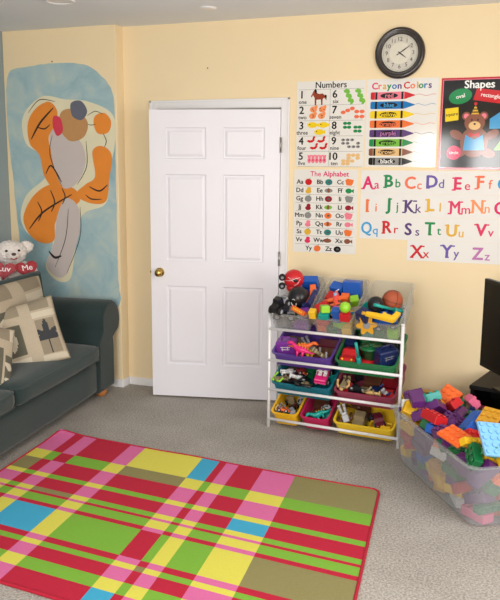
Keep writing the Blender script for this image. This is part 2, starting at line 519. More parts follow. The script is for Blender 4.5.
for q in range(10): critter(RX - .05 + (q % 3) * .03 + (q // 5) * .035, zc(9) + (.025 if q >= 5 else -.012) - ((q // 3) % 2) * .018, .013, I['tan'], 'snail')
tag(obj('numbers_chart', b, ms, loc=(1.312, 0, 2.211)), 'white Numbers chart from one to ten with small animal pictures', 'poster')

# ---- alphabet chart
names = ['black', 'magenta', 'red', 'teal', 'orange', 'gold', 'grey', 'green', 'darkred', 'lime', 'pink', 'brown', 'skyblue', 'line', 'rose']
ms, I = palette(names)
W, H = .438, .558
b = NB(); sheet(W, H, b)
text(b, 'The', W * .34, -.03, .048, Y1, I['magenta'], .01); text(b, 'Alphabet', W * .66, -.03, .048, Y1, I['magenta'], .025)
icons = ['red', 'teal', 'orange', 'gold', 'grey', 'green', 'grey', 'darkred', 'grey', 'darkred', 'lime', 'darkred', 'grey', 'orange', 'pink',
         'pink', 'orange', 'pink', 'gold', 'teal', 'orange', 'rose', 'brown', 'brown', 'orange', 'black']
rh = (H - .055) / 9
for k in range(26):
    r, c = (k // 3, k % 3) if k < 24 else (8, k - 24 + .5)
    x = .045 + c * .140; z = -.055 - (r + .5) * rh
    L_ = chr(65 + k)
    text(b, L_ + L_.lower(), x - .004, z, .042, Y1, I['black'], .03)
    col = I[icons[k]]; xx = x + .056
    n0_ = len(b.verts)
    kk = k % 6
    if kk == 0: flat(b, disc(xx, z, .020, .018), Y1, col); flat(b, [(xx, z + .015), (xx + .015, z + .028), (xx + .004, z + .014)], Y2, I['green'])
    elif kk == 1: flat(b, disc(xx, z, .021, .017), Y1, col); flat(b, disc(xx + .002, z, .009, .006, n=8), Y2, I['line'])
    elif kk == 2: flat(b, [(xx - .024, z + .012), (xx - .012, z + .02), (xx + .024, z + .014), (xx + .02, z - .006), (xx + .012, z - .018), (xx - .016, z - .016)], Y1, col)
    elif kk == 3: flat(b, disc(xx, z - .006, .017, .012), Y1, col); flat(b, disc(xx + .003, z + .009, .012, .010), Y1, col)
    elif kk == 4: flat(b, disc(xx, z, .023, .012), Y1, col); flat(b, disc(xx, z + .001, .008, .014, n=8), Y2, I['brown'])
    else: flat(b, disc(xx - .003, z, .018, .014), Y1, col); flat(b, [(xx + .01, z), (xx + .026, z + .012), (xx + .026, z - .012)], Y1, col)
    b.verts.ensure_lookup_table()
    for v in b.verts[n0_:]: v.co.x = xx + (v.co.x - xx) * 1.2; v.co.z = z + (v.co.z - z) * 1.2
for r in range(1, 9):
    z = -.055 - r * rh
    flat(b, [(.012, z + .0007), (W - .02, z + .0007), (W - .02, z - .0007), (.012, z - .0007)], Y1, I['line'])
tag(obj('alphabet_chart', b, ms, loc=(1.303, 0, 1.640)), 'white chart titled The Alphabet with small letters and pictures', 'poster')

# ---- crayon colours chart
names = ['black', 'red', 'blue', 'yellow', 'orange', 'purple', 'green', 'brown', 'grey', 'lime', 'pink', 'gold', 'white', 'skyblue', 'salmon', 'magenta', 'line', 'tan', 'lilac']
ms, I = palette(names)
W, H = .452, .552
b = NB(); sheet(W, H, b)
x = .052
for c, col in zip('Crayon', ['magenta', 'salmon', 'gold', 'green', 'blue', 'purple']):
    w = .033 if c not in 'ra' else .029; text(b, c, x, -.045, .058, Y1, I[col], .035); x += w
x += .012
for c, col in zip('Colors', ['red', 'orange', 'gold', 'green', 'blue', 'purple']):
    w = {'C': .037, 'l': .022, 'r': .026}.get(c, .030); text(b, c, x, -.045, .058, Y1, I[col], .035); x += w
cray = [('red', 'red', 'pink'), ('blue', 'blue', 'skyblue'), ('yellow', 'yellow', 'yellow'), ('orange', 'orange', 'salmon'),
        ('purple', 'purple', 'lilac'), ('green', 'green', 'lime'), ('brown', 'brown', 'tan'), ('black', 'black', 'grey')]
for k, (w_, c1, c2) in enumerate(cray):
    z = -.104 - k * .0590; hh = .0235
    flat(b, [(0.026, z + hh * .8), (0.035, z + hh), (0.053, z + hh), (0.053, z - hh), (0.035, z - hh), (0.026, z - hh * .8)], Y1, I[c1])
    flat(b, [(0.053, z + hh), (0.242, z + hh), (0.242, z - hh), (0.053, z - hh)], Y1, I[c2] if w_ not in ('blue', 'purple', 'orange') else I[c1])
    for xx in (.056, .222): flat(b, [(xx, z + hh), (xx + .013, z + hh), (xx + .013, z - hh), (xx, z - hh)], Y2, I['black'])
    flat(b, [(0.242, z + hh), (0.262, z + hh * .75), (0.309, z + .002), (0.309, z - .002), (0.262, z - hh * .75), (0.242, z - hh)], Y1, I[c1])
    flat(b, disc(0.144, z, .056, .0165, n=24), Y2, I['black'])
    text(b, w_, .146, z, .040, Y3, I['yellow'] if w_ == 'yellow' else (I[c2] if w_ != 'black' else I['white']), .02)
    pts = [(.311 + t * .128, z + .006 * math.sin(t * 9 + k * .3) * (1 - .3 * t)) for t in [i / 16 for i in range(17)]]
    for (xa, za), (xb, zb) in zip(pts, pts[1:]):
        flat(b, [(xa, za + .0011), (xb, zb + .0011), (xb, zb - .0011), (xa, za - .0011)], Y1, I[c1] if w_ not in ('yellow',) else I['gold'])
tag(obj('crayon_chart', b, ms, loc=(1.780, 0, 2.212)), 'white Crayon Colors chart with eight crayons under the clock', 'poster')

# ---- shapes chart (black, red border)
names = ['black', 'red', 'green', 'yellow', 'rose', 'skyblue', 'brown', 'pink', 'white', 'tan', 'salmon', 'lime', 'gold']
ms, I = palette(names)
ms[0] = mat('laminated_border_red', (196, 30, 50), rough=.16, vary=.01)
W, H = .448, .560
b = NB(); sheet(W, H, b)
def q4(x0, x1, z0, z1, y, c): flat(b, [(x0, z0), (x1, z0), (x1, z1), (x0, z1)], y, I[c])
q4(.010, W - .010, -.010, -H + .010, Y1, 'pink'); q4(.014, W - .014, -.014, -H + .014, Y1 - .0003, 'black')
text(b, 'Shapes', W / 2 + .005, -.044, .066, Y3, I['white'], .03)
flat(b, disc(.118, -.112, .070, .046, n=28, a0=R(12)), Y3, I['green']); text(b, 'oval', .118, -.112, .034, Y4, I['white'], .015, rot=R(12))
flat(b, [(.215, -.065), (.395, -.090), (.385, -.165), (.195, -.135)], Y3, I['red']); text(b, 'rectangle', .298, -.113, .032, Y4, I['white'], .015, rot=R(-9))
flat(b, [(.030, -.185), (.110, -.177), (.114, -.255), (.034, -.265)], Y3, I['yellow']); text(b, 'square', .072, -.220, .028, Y4, I['black'], .015, rot=R(6))
flat(b, disc(.095, -.455, .044, n=26), Y3, I['rose']); text(b, 'circle', .095, -.455, .026, Y4, I['white'], .015)
flat(b, [(.300, -.250), (.380, -.195), (.425, -.250), (.425, -.310), (.300, -.310)], Y3, I['skyblue'])
flat(b, [(.330, -.440), (.420, -.440), (.375, -.375)], Y3, I['lime'])
# plain bear cub in a party hat and a blue waistcoat
yb = Y3
flat(b, disc(.215, -.390, .085, .095), yb, I['brown'])
for s in (-1, 1):
    flat(b, disc(.212 + s * .052, -.232, .026), yb, I['brown']); flat(b, disc(.212 + s * .052, -.232, .016), Y4, I['pink'])
    flat(b, disc(.212 + s * .105, -.345, .045, .026, a0=s * R(30)), yb, I['brown'])
    flat(b, disc(.212 + s * .085, -.455, .050, .028, a0=s * R(-20)), yb, I['brown'])
flat(b, disc(.212, -.272, .062, .056), Y4, I['brown']); flat(b, disc(.212, -.290, .036, .026), Y4 - .0003, I['tan'])
flat(b, disc(.212, -.280, .008, .006, n=8), Y4 - .0006, I['black'])
for s in (-1, 1): flat(b, disc(.212 + s * .018, -.255, .005, .007, n=8), Y4 - .0006, I['black'])
flat(b, [(.160, -.345), (.212, -.375), (.265, -.345), (.278, -.440), (.150, -.440)], Y4, I['skyblue'])
flat(b, [(.182, -.330), (.210, -.342), (.242, -.330), (.242, -.362), (.212, -.350), (.182, -.362)], Y4 - .0006, I['red'])
flat(b, [(.188, -.222), (.236, -.222), (.212, -.160)], Y4 - .0003, I['gold'])
for q in range(3): flat(b, [(.190 + q * .006, -.212 + q * .018), (.234 - q * .006, -.212 + q * .018), (.232 - q * .006, -.205 + q * .018), (.192 + q * .006, -.205 + q * .018)], Y4 - .0006, I['black'])
flat(b, disc(.212, -.158, .010, n=10), Y4 - .0006, I['red'])
tag(obj('shapes_chart', b, ms, loc=(2.248, 0, 2.205)), 'black Shapes chart with a red border and a bear in party hat', 'poster')

# ---- alphabet strips: slab-serif letters
SER = {'A': 'bb', 'B': 'l', 'C': '', 'D': 'l', 'E': 'l', 'F': 'l', 'G': '', 'H': 'bbtt', 'I': 'c', 'J': 't', 'K': 'bbtt', 'L': 'l', 'M': 'bbtt', 'N': 'bbtt', 'O': '',
       'P': 'l', 'Q': '', 'R': 'l', 'S': '', 'T': 'c', 'U': 'tt', 'V': 'tt', 'W': 'tt', 'X': 'bbtt', 'Y': 'ctt', 'Z': ''}
def strip(letters, cols, x0, z0, w, label, first=.062, pitch=.137, h=.148):
    nm = sorted(set(cols)); ms, I = palette(nm, PAPER2)
    b = NB(); sheet(w, h, b)
    for k, (L_, c) in enumerate(zip(letters, cols)):
        x = first + k * pitch; z = -h * .5 - .004 + (.006 if k % 2 else -.004)
        text(b, L_, x - .016, z, .108, Y1, I[c], .028 if L_ in 'MNQ' else .04, sx=.84 if L_ in 'MQKAO' else .95)
        text(b, L_.lower(), x + .043 + (.008 if L_ == 'M' else 0), z - .012, .078, Y1, I[c], .012)
        s = SER[L_]; hw = .036; t = .009; bw = .024
        spots = []
        if 'bb' in s: spots += [(-.034, -.037), (.034, -.037)]
        if s.endswith('tt'): spots += [(-.034, .037), (.034, .037)]
        if 'l' in s: spots += [(-.026, .037), (-.026, -.037)]
        if 'c' in s: spots += [(0, -.037)] + ([(0, .037)] if L_ == 'I' else [])
        if s == 't': spots += [(.010, .037)]
        for sx, sz in spots:
            q = [(x - .014 + sx - bw / 2, z + sz - t / 2), (x - .014 + sx + bw / 2, z + sz - t / 2), (x - .014 + sx + bw / 2, z + sz + t / 2), (x - .014 + sx - bw / 2, z + sz + t / 2)]
            flat(b, q, Y2, I[c])
    tag(obj('alphabet_strip', b, ms, loc=(x0, 0, z0)), label, 'paper strip', 'alphabet strips')
rw = .548
strip('ABCD', ['magenta', 'green', 'salmon', 'violet'], 1.762, 1.638, rw, 'white paper strip printed with colourful letters Aa Bb Cc Dd')
strip('EFGH', ['rose', 'salmon', 'skyblue', 'green'], 2.3105, 1.638, rw, 'white paper strip beginning with letters Ee Ff under the black chart', first=.085)
strip('IJKL', ['orange', 'green', 'purple', 'gold'], 1.762, 1.489, rw, 'white paper strip printed with colourful letters Ii Jj Kk Ll')
strip('MNOP', ['rose', 'peach', 'magenta', 'violet'], 2.3105, 1.489, rw, 'white paper strip beginning with letters Mm Nn', first=.075)
strip('QRST', ['skyblue', 'red', 'purple', 'green'], 1.762, 1.340, rw, 'white paper strip printed with colourful letters Qq Rr Ss Tt')
strip('UVW', ['gold', 'rose', 'teal'], 2.3105, 1.340, rw, 'white paper strip beginning with letters Uu and pink V', first=.062, pitch=.18)
strip('XYZ', ['red', 'violet', 'lilac'], 2.080, 1.191, .60, 'lowest white paper strip printed with letters Xx Yy Zz', first=.080, pitch=.190, h=.132)

# ---- clock
t = thing('wall_clock', 'round dark-rimmed wall clock with pale face above the charts', 'clock', (1.983, 0, 2.366))
t.scale = (.97, 1, .97)
M_rim = mat('clock_rim_bronze', (38, 28, 26), rough=.28, vary=.25, scale=14, bump=.1, bscale=60, coat=.4)
M_face = mat('clock_face', (205, 200, 188), rough=.5, vary=.10, scale=9)
M_face2 = mat('clock_face_centre', (222, 216, 200), rough=.5, vary=.06, scale=20)
M_num = ink('clock_numerals', (52, 40, 34)); M_hand = mat('clock_hand_black', (18, 16, 16), rough=.4)
b = NB()
lathe(b, [(.100, .002), (.158, .002), (.163, .010), (.160, .022), (.150, .034), (.138, .030), (.132, .026), (.127, .030), (.120, .024), (.117, .012), (.117, .006)], rot=(R(90), 0, 0), seg=64)
obj('rim', b, M_rim, t)
b = NB(); cyl(b, .118, .006, (0, -.006, 0), (R(90), 0, 0), seg=64)
flat(b, disc(0, 0, .068, n=48), -.0094, 1)
for k in range(60):
    a = R(6 * k); r0 = .106; r1 = .111
    flat(b, [(r0 * math.sin(a) - .0007 * math.cos(a), r0 * math.cos(a) + .0007 * math.sin(a)), (r0 * math.sin(a) + .0007 * math.cos(a), r0 * math.cos(a) - .0007 * math.sin(a)),
             (r1 * math.sin(a) + .0007 * math.cos(a), r1 * math.cos(a) - .0007 * math.sin(a)), (r1 * math.sin(a) - .0007 * math.cos(a), r1 * math.cos(a) + .0007 * math.sin(a))], -.0096, 2)
for k in range(1, 13):
    a = R(30 * k); text(b, str(k), .086 * math.sin(a), .086 * math.cos(a), .036, -.0098, 2, .0)
obj('clock_face', b, [M_face, M_face2, M_num], t)
def hand(a, L_, w, nm, y):
    b = NB(); ca, sa = math.cos(R(a)), math.sin(R(a))
    pts = [(-w * .5, -L_ * .25), (-w * .9, -L_ * .2), (-w * .5, -L_ * .1), (-w * .6, 0), (-w, L_ * .3), (-w * .45, L_ * .75), (0, L_), (w * .45, L_ * .75), (w, L_ * .3), (w * .6, 0), (w * .5, -L_ * .1), (w * .9, -L_ * .2), (w * .5, -L_ * .25)]
    P = [(p[0] * ca + p[1] * sa, -p[0] * sa + p[1] * ca) for p in pts]
    prism(b, P, .0012, Matrix.Rotation(R(90), 4, 'X'))
    return obj(nm, b, M_hand, t, loc=(0, y, 0))
hand(127, .055, .0040, 'hour_hand', -.0115); hand(56, .092, .0034, 'minute_hand', -.0140)
b = NB(); cyl(b, .005, .012, (0, -.012, 0), (R(90), 0, 0)); obj('centre_pin', b, M_hand, t)

# ---- ceiling fittings, nails
t = thing('recessed_light', 'round white recessed ceiling light, switched off', 'ceiling light', (.080, -.885, CEIL))
b = NB(); lathe(b, [(.072, -.001), (.092, -.001), (.094, -.006), (.086, -.012), (.074, -.010), (.070, -.002)], seg=40); obj('trim_ring', b, M_trim, t)
b = NB(); cyl(b, .072, .004, (0, 0, -.003), seg=40); obj('diffuser', b, mat('frosted_diffuser', (236, 234, 230), rough=.5, vary=.01), t)
b = NB(); lathe(b, [(0, -.010), (.040, -.010), (.052, -.006), (.055, 0)], seg=32)
tag(obj('ceiling_cap', b, M_trim, loc=(.845, -.412, CEIL)), 'small flat white round cap on the ceiling', 'ceiling cap')
for (x, z, y, lb) in ((-.516, 2.398, -.106, 'tiny dark nail above the blue mural'), (.668, 2.062 + .26, 0, 'tiny dark nail in cream wall above the door')):
    b = NB(); cyl(b, .0045, .002, (0, -.008, 0), (R(90), 0, 0), seg=10); cyl(b, .0015, .008, (0, -.004, 0), (R(90), 0, 0), seg=8)
    tag(obj('nail', b, M_dark, loc=(x, y, z)), lb, 'nail')

# ---- mural: painted blue arch with generic abstract shapes
def mural_mat():
    m = bpy.data.materials.new('mural_blue_wash'); m.use_nodes = True
    nt = m.node_tree; N = nt.nodes; L = nt.links; p = N['Principled BSDF']
    tc = N.new('ShaderNodeTexCoord'); n = N.new('ShaderNodeTexNoise'); n.inputs['Scale'].default_value = 4.5; n.inputs['Detail'].default_value = 6; n.inputs['Roughness'].default_value = .6
    n.inputs['Distortion'].default_value = .8
    L.new(tc.outputs['Object'], n.inputs['Vector'])
    cr = N.new('ShaderNodeValToRGB'); e = cr.color_ramp.elements
    e[0].position = .30; e[0].color = (*lin((142, 178, 188)), 1); e[1].position = .72; e[1].color = (*lin((196, 208, 198)), 1)
    x = e.new(.5); x.color = (*lin((166, 194, 200)), 1)
    L.new(n.outputs['Fac'], cr.inputs[0]); L.new(cr.outputs[0], p.inputs['Base Color']); p.inputs['Roughness'].default_value = .7
    return m
ms = [mural_mat(), mat('mural_cream_edge', (232, 224, 192), rough=.7, vary=.08, scale=6), mat('mural_orange', (238, 142, 48), rough=.6, vary=.08, scale=8),
      mat('mural_line', (44, 34, 30), rough=.6, vary=.1), mat('mural_pale', (206, 194, 190), rough=.6, vary=.03, scale=5), mat('mural_tan', (196, 146, 92), rough=.6, vary=.06),
      mat('mural_slate', (104, 106, 122), rough=.6, vary=.04), mat('mural_pink', (222, 60, 84), rough=.6, vary=.04)]
b = NB()
MX0 = -.95; mw = .935
rr = random.Random(8)
def smooth(pts, n=6):
    out = []; N_ = len(pts)
    for i in range(N_):
        p0, p1, p2, p3 = [Vector(pts[(i + k - 1) % N_]) for k in range(4)]
        for j in range(n):
            s = j / n
            q = .5 * ((2 * p1) + (-p0 + p2) * s + (2 * p0 - 5 * p1 + 4 * p2 - p3) * s * s + (-p0 + 3 * p1 - 3 * p2 + p3) * s ** 3)
            out.append((q.x, q.y))
    return out
def blob(pts, y, c, jig=0):
    P = smooth(pts)
    if jig: P = [(x + rr.uniform(-jig, jig), z + rr.uniform(-jig, jig)) for x, z in P]
    flat(b, P, y, c)
def stroke(pts, y, c, w):
    pts = [Vector(p) for p in pts]
    P = []
    for i in range(len(pts) - 1):
        p0 = pts[max(i - 1, 0)]; p1 = pts[i]; p2 = pts[i + 1]; p3 = pts[min(i + 2, len(pts) - 1)]
        for j in range(6):
            s = j / 6
            P.append(.5 * ((2 * p1) + (-p0 + p2) * s + (2 * p0 - 5 * p1 + 4 * p2 - p3) * s * s + (-p0 + 3 * p1 - 3 * p2 + p3) * s ** 3))
    P.append(pts[-1]); n = len(P); A = []; B = []
    for i, p in enumerate(P):
        d = (P[min(i + 1, n - 1)] - P[max(i - 1, 0)]).normalized(); nn = Vector((-d.y, d.x))
        ww = w * (.35 + .65 * math.sin(PI * min(1, (i + .5) / n)))
        A.append(p + nn * ww / 2); B.append(p - nn * ww / 2)
    for i in range(n - 1): flat(b, [A[i], A[i + 1], B[i + 1], B[i]], y, c)
def P2(px, py): return (min(-.012 + .0, -.962 + (px - 2) * .00845), 2.617 - (py - 31) * .00748)
def PP(*l): return [P2(*q) for q in l]
ym = -.1075
blob(PP((9, 70), (30, 64), (55, 62), (85, 64), (103, 76), (114, 96), (115, 150), (117, 220), (118, 270), (112, 300), (60, 345), (12, 345), (13, 250), (9, 180), (5, 110)), ym, 0, .003)
# cream cut-in round the figure group, then the shapes themselves
blob(PP((22, 112), (42, 93), (66, 96), (90, 99), (113, 112), (114, 140), (108, 165), (104, 196), (80, 208), (72, 240), (66, 272), (52, 276), (40, 262), (48, 236), (26, 232), (15, 214), (22, 190), (44, 170), (40, 150), (24, 138)), ym - .0004, 1)
blob(PP((27, 118), (36, 104), (50, 98), (58, 108), (54, 122), (48, 134), (54, 156), (62, 172), (52, 182), (42, 170), (38, 150), (28, 138)), ym - .0008, 2)      # orange leaf
blob(PP((50, 128), (62, 122), (80, 136), (85, 156), (76, 176), (62, 182), (54, 166), (50, 146)), ym - .0010, 4)                                   # pale drop
blob(PP((62, 108), (76, 106), (88, 118), (84, 132), (70, 136), (60, 124)), ym - .0012, 5)                                                        # tan pebble
blob(PP((72, 100), (82, 98), (88, 108), (82, 116), (73, 112)), ym - .0014, 6)                                                                    # slate pebble
blob(PP((54, 112), (61, 114), (63, 126), (57, 131), (53, 122)), ym - .0014, 7)                                                                   # pink petal
blob(PP((96, 112), (105, 110), (111, 118), (108, 128), (98, 129), (94, 120)), ym - .0010, 2)
blob(PP((92, 146), (102, 141), (111, 150), (108, 172), (104, 194), (88, 196), (74, 188), (84, 178), (94, 170)), ym - .0010, 2)
blob(PP((18, 212), (30, 190), (50, 178), (72, 182), (78, 194), (64, 204), (52, 216), (50, 234), (38, 238), (24, 230)), ym - .0008, 2)             # lower orange leaf
blob(PP((64, 192), (76, 200), (77, 222), (70, 246), (62, 268), (52, 272), (41, 260), (50, 236), (54, 210)), ym - .0012, 4)                         # pale leaf
for pts, w in ((((30, 134), (40, 118), (54, 104)), .016), (((36, 122), (44, 124), (50, 120)), .010), (((44, 168), (50, 160), (60, 176)), .012),
               (((24, 224), (40, 206), (70, 188)), .014), (((34, 196), (38, 206), (34, 216)), .012), (((48, 184), (52, 196), (48, 206)), .012), (((60, 182), (63, 190), (60, 198)), .010),
               (((88, 180), (98, 184), (106, 178)), .012), (((84, 188), (90, 192), (100, 192)), .010), (((52, 130), (49, 150), (60, 180)), .006), (((86, 136), (86, 160), (76, 178)), .006),
               (((103, 129), (106, 136), (104, 142)), .007), (((66, 202), (62, 232), (50, 262)), .006), (((78, 200), (77, 230), (62, 268)), .006), (((44, 246), (50, 252), (57, 250)), .020),
               (((88, 112), (96, 108), (103, 111)), .005), (((88, 120), (92, 121), (96, 120)), .005), (((28, 108), (40, 96), (56, 98)), .006)):
    stroke(PP(*pts), ym - .0018, 3, w)
tag(obj('mural_painting', b, ms), 'painted blue arch mural with orange and pale shapes above the sofa', 'mural')

# ================================================================ SOFA
def fabric(name, rgb, vary=.12, scale=60, rib=0):
    m = mat(name, rgb, rough=.95, vary=vary, scale=scale, bump=.35, bscale=260, sheen=.25, spec=.1)
    return m
M_sofa = fabric('sofa_dark_green_corduroy', (47, 61, 61))
M_foot = mat('orange_varnished_wood', (196, 126, 66), rough=.35, vary=.15, scale=12)
def rbox(bm, x0, x1, y0, y1, z0, z1, puff=.0, r=.05, n=10, mi=0):
    """soft upholstered block: rounded box whose faces bulge"""
    t = bmesh.new()
    bmesh.ops.create_cube(t, size=2.0); bmesh.ops.subdivide_edges(t, edges=t.edges[:], cuts=n, use_grid_fill=True)
    hx, hy, hz = (x1 - x0) / 2, (y1 - y0) / 2, (z1 - z0) / 2
    r = min(r, hx, hy, hz)
    for v in t.verts:
        u = Vector(v.co)
        def w(a): return math.copysign(abs(a) ** .8, a)
        p = Vector((u.x * hx, u.y * hy, u.z * hz))
        q = Vector((max(-hx + r, min(hx - r, p.x)), max(-hy + r, min(hy - r, p.y)), max(-hz + r, min(hz - r, p.z))))
        d = p - q
        if d.length > 1e-9: p = q + d.normalized() * r
        if puff:
            k = (1 - u.x ** 2) * (1 - u.y ** 2); p.z += math.copysign(puff * k, u.z) if abs(u.z) > .99 else 0
            k = (1 - u.z ** 2) * (1 - u.y ** 2); p.x += math.copysign(puff * .5 * k, u.x) if abs(u.x) > .99 else 0
        v.co = p + Vector(((x0 + x1) / 2, (y0 + y1) / 2, (z0 + z1) / 2))
    for f in t.faces: f.smooth = True
    merge(bm, t, mi)
def welt(bm, x0, x1, y0, y1, z, r=.006, rad=.05, mi=0):
    pts = []
    for cx, cy, a0 in ((x1 - rad, y1 - rad, 0), (x0 + rad, y1 - rad, 90), (x0 + rad, y0 + rad, 180), (x1 - rad, y0 + rad, 270)):
        for k in range(6): pts.append((cx + rad * math.cos(R(a0 + 18 * k)), cy + rad * math.sin(R(a0 + 18 * k)), z))
    tube(bm, pts, r, mi, closed=True, seg=8)
# local frame: origin at the far front foot, +x towards the room, -y along the sofa towards the camera
SL = 2.72
sofa = thing('sofa', 'dark green fabric sofa with rolled arms along the left wall', 'sofa', (.012, -.232, 0), (0, 0, R(6.5)))
b = NB(); rbox(b, -.80, -.025, -SL + .06, -.06, .055, .29, r=.03, n=6)
obj('base', b, M_sofa, sofa)
def arm(y_out, s):
    """rolled arm; y_out is its outer base line, s=-1 when the arm body extends to -y"""
    bm = NB(); pr = []
    # cross-section in (y, z): base panel then the scroll
    cy, cz, rr_ = y_out + s * .030, .552, .145
    pr.append((y_out + s * .245, .055)); pr.append((y_out + s * .245, .42))
    for k in range(-2, 20):
        a = R(20 + k * 11.5) if s < 0 else R(160 - k * 11.5)
        a = R(-20 + (k + 2) * 11) if True else a
        pr.append((cy + (-s) * -1 * 0 + (s) * rr_ * math.cos(a) , cz + rr_ * math.sin(a)))
    pr.append((y_out + s * .010, .43)); pr.append((y_out, .38)); pr.append((y_out, .055))
    pr2 = []
    for p in pr:
        pr2.append(p)
    n = len(pr2); xs = [(-.83, .97), (-.82, 1), (-.30, 1), (-.018, 1), (-.004, .97), (0, .92)]
    cyy, czz = y_out + s * .11, .38
    rings = []
    for x, k in xs:
        rings.append([bm.verts.new((x, cyy + (p[0] - cyy) * k, max(.055, czz + (p[1] - czz) * k))) for p in pr2])
    for A, B in zip(rings, rings[1:]):
        for k in range(n):
            bm.faces.new((A[k], A[(k + 1) % n], B[(k + 1) % n], B[k])).smooth = True
    bm.faces.new(rings[0]); bm.faces.new(rings[-1][::-1])
    bmesh.ops.recalc_face_normals(bm, faces=bm.faces[:])
    o = obj('arm', bm, M_sofa, sofa)
    # piping round the front panel
    w = NB(); P = [(-.006, cyy + (p[0] - cyy) * .965, max(.058, czz + (p[1] - czz) * .965)) for p in pr2]
    tube(w, P, .0045, seg=6, closed=False); obj('piping', w, M_sofa, o)
arm(0.0, -1); arm(-SL, 1)
b = NB(); rbox(b, -.86, -.64, -SL + .02, -.02, .055, .80, r=.09, n=10); obj('back', b, M_sofa, sofa)
cl = (SL - .25 * 2) / 2
for k in range(2):
    y1 = -.252 - k * cl; y0 = y1 - cl + .004
    b = NB(); rbox(b, -.66, .022, y0, y1, .292, .425, puff=.028, r=.055, n=14)
    o = obj('seat_cushion', b, M_sofa, sofa)
    b = NB(); welt(b, -.652, .016, y0 + .006, y1 - .006, .318, .005); welt(b, -.652, .016, y0 + .006, y1 - .006, .402, .005); obj('piping', b, M_sofa, o)
for x, y in ((-.06, -.11), (-.76, -.10), (-.06, -SL + .11), (-.76, -SL + .10)):
    b = NB(); lathe(b, [(0, 0), (.026, 0), (.040, .016), (.042, .035), (.032, .055), (0, .055)], (x, y, 0), seg=20); obj('foot', b, M_foot, sofa)

# ---- patterned cushions
PT = [mat('cushion_beige', (186, 172, 150), .9, vary=.08, scale=70, bump=.2), mat('cushion_taupe', (148, 136, 116), .9, vary=.1, scale=70, bump=.2),
      mat('cushion_olive', (98, 96, 82), .9, vary=.12, scale=70, bump=.2), mat('cushion_cream', (206, 196, 176), .9, vary=.06, scale=70, bump=.2),
      mat('cushion_charcoal', (58, 60, 64), .9, vary=.1, scale=70, bump=.2)]
def leaf(u, v, cx, cz, L_, w, a):
    du, dv = u - cx, v - cz; x = du * math.cos(a) + dv * math.sin(a); y = -du * math.sin(a) + dv * math.cos(a)
    t = x / L_ + .5
    return 0 < t < 1 and abs(y) < w * math.sin(PI * t) ** .8
def pat(u, v, k):
    """0..4 colour of the woven picture at (u, v) in 0..1"""
    if k == 1: u = 1 - u
    # tall beige bar, cross bars, boxes with leaves
    if .52 < u < .66: return 0
    if .70 < v < .80: return 0 if u < .56 else 3
    if v >= .80: return (1 if .08 < u < .52 else 3) if u < .52 else (1 if v > .84 and u < .94 else 0)
    if u < .52:
        if .18 < u < .49 and .18 < v < .66:
            if leaf(u, v, .335, .42, .34, .065, R(88)): return 3
            return 2
        if u < .15 and .10 < v < .58:
            return 3 if (leaf(u, v, .08, .44, .16, .05, R(20)) or leaf(u, v, .07, .24, .16, .05, R(20))) else 2
        return 3 if v < .14 else 0
    if .68 < u < .95 and .12 < v < .66:
        c = (.81, .34)
        for a, l in ((90, .30), (135, .24), (45, .24), (165, .20), (15, .20)):
            if leaf(u, v, c[0] + math.cos(R(a)) * l * .45, c[1] + math.sin(R(a)) * l * .6, l, .042, R(a)): return 4
        if abs(u - .81) < .006 and v < .34: return 4
        return 1
    return 3 if v < .10 else 0
def cushion(name, w, h, th, k, label, cat, loc, rot, parent=None, ears=.05, gp=None, n=60, trim=None):
    bm = NB(); V = {}
    for s in (1, -1):
        for i in range(n + 1):
            for j in range(n + 1):
                if s < 0 and (i in (0, n) or j in (0, n)): V[s, i, j] = V[1, i, j]; continue
                u, v = i / n * 2 - 1, j / n * 2 - 1
                e = (1 - u * u) * (1 - v * v)
                pin = 1 - ears * ((1 - u * u) * abs(v) ** 2 + (1 - v * v) * abs(u) ** 2)
                wr = .006 * math.sin(7 * u + 3 * v) * e
                V[s, i, j] = bm.verts.new((u * w / 2 * (1 - ears * (1 - v * v) * .9), s * -(th / 2) * (e ** .42) + wr, (v * h / 2) * (1 - ears * (1 - u * u) * .9)))
    for s in (1, -1):
        for i in range(n):
            for j in range(n):
                q = [V[s, i, j], V[s, i + 1, j], V[s, i + 1, j + 1], V[s, i, j + 1]]
                if s < 0: q = q[::-1]
                f = bm.faces.new(q); f.smooth = True
                f.material_index = pat((i + .5) / n, (j + .5) / n, k) if s > 0 else 1
    if parent is not None: o = obj(name, bm, PT, parent, loc=loc, rot=rot)
    else:
        o = obj(name, bm, PT, loc=loc, rot=rot); tag(o, label, cat, gp)
    b2 = NB()
    P = [V[1, i, 0] for i in range(0)]
    def edge(u, v): return (u * w / 2 * (1 - ears * (1 - v * v) * .9), 0, (v * h / 2) * (1 - ears * (1 - u * u) * .9))
    pts = []
    for a, c in (((-1, -1), (1, -1)), ((1, -1), (1, 1)), ((1, 1), (-1, 1)), ((-1, 1), (-1, -1))):
        for q in range(12): pts.append(edge(a[0] + (c[0] - a[0]) * q / 12, a[1] + (c[1] - a[1]) * q / 12))
    tube(b2, pts, .005 if trim is None else trim[1], seg=10, closed=True)
    obj('piping', b2, PT[1] if trim is None else trim[0], o)
    return o
# loose back cushion of the sofa with a fat dark green border
SC = []
def sofa_pt(x, y, z):
    a = R(6.5); return (-.012 + x * math.cos(a) - y * math.sin(a), -.232 + x * math.sin(a) + y * math.cos(a), z)
bc = cushion('back_cushion', 1.02, .50, .20, 0, '', '', (-.42, -.765, .655), (R(-7), 0, R(90)), parent=sofa, ears=.02, trim=(M_sofa, .022))
bc2 = cushion('back_cushion', 1.02, .50, .20, 1, '', '', (-.42, -1.83, .655), (R(-7), 0, R(90)), parent=sofa, ears=.02, trim=(M_sofa, .022))

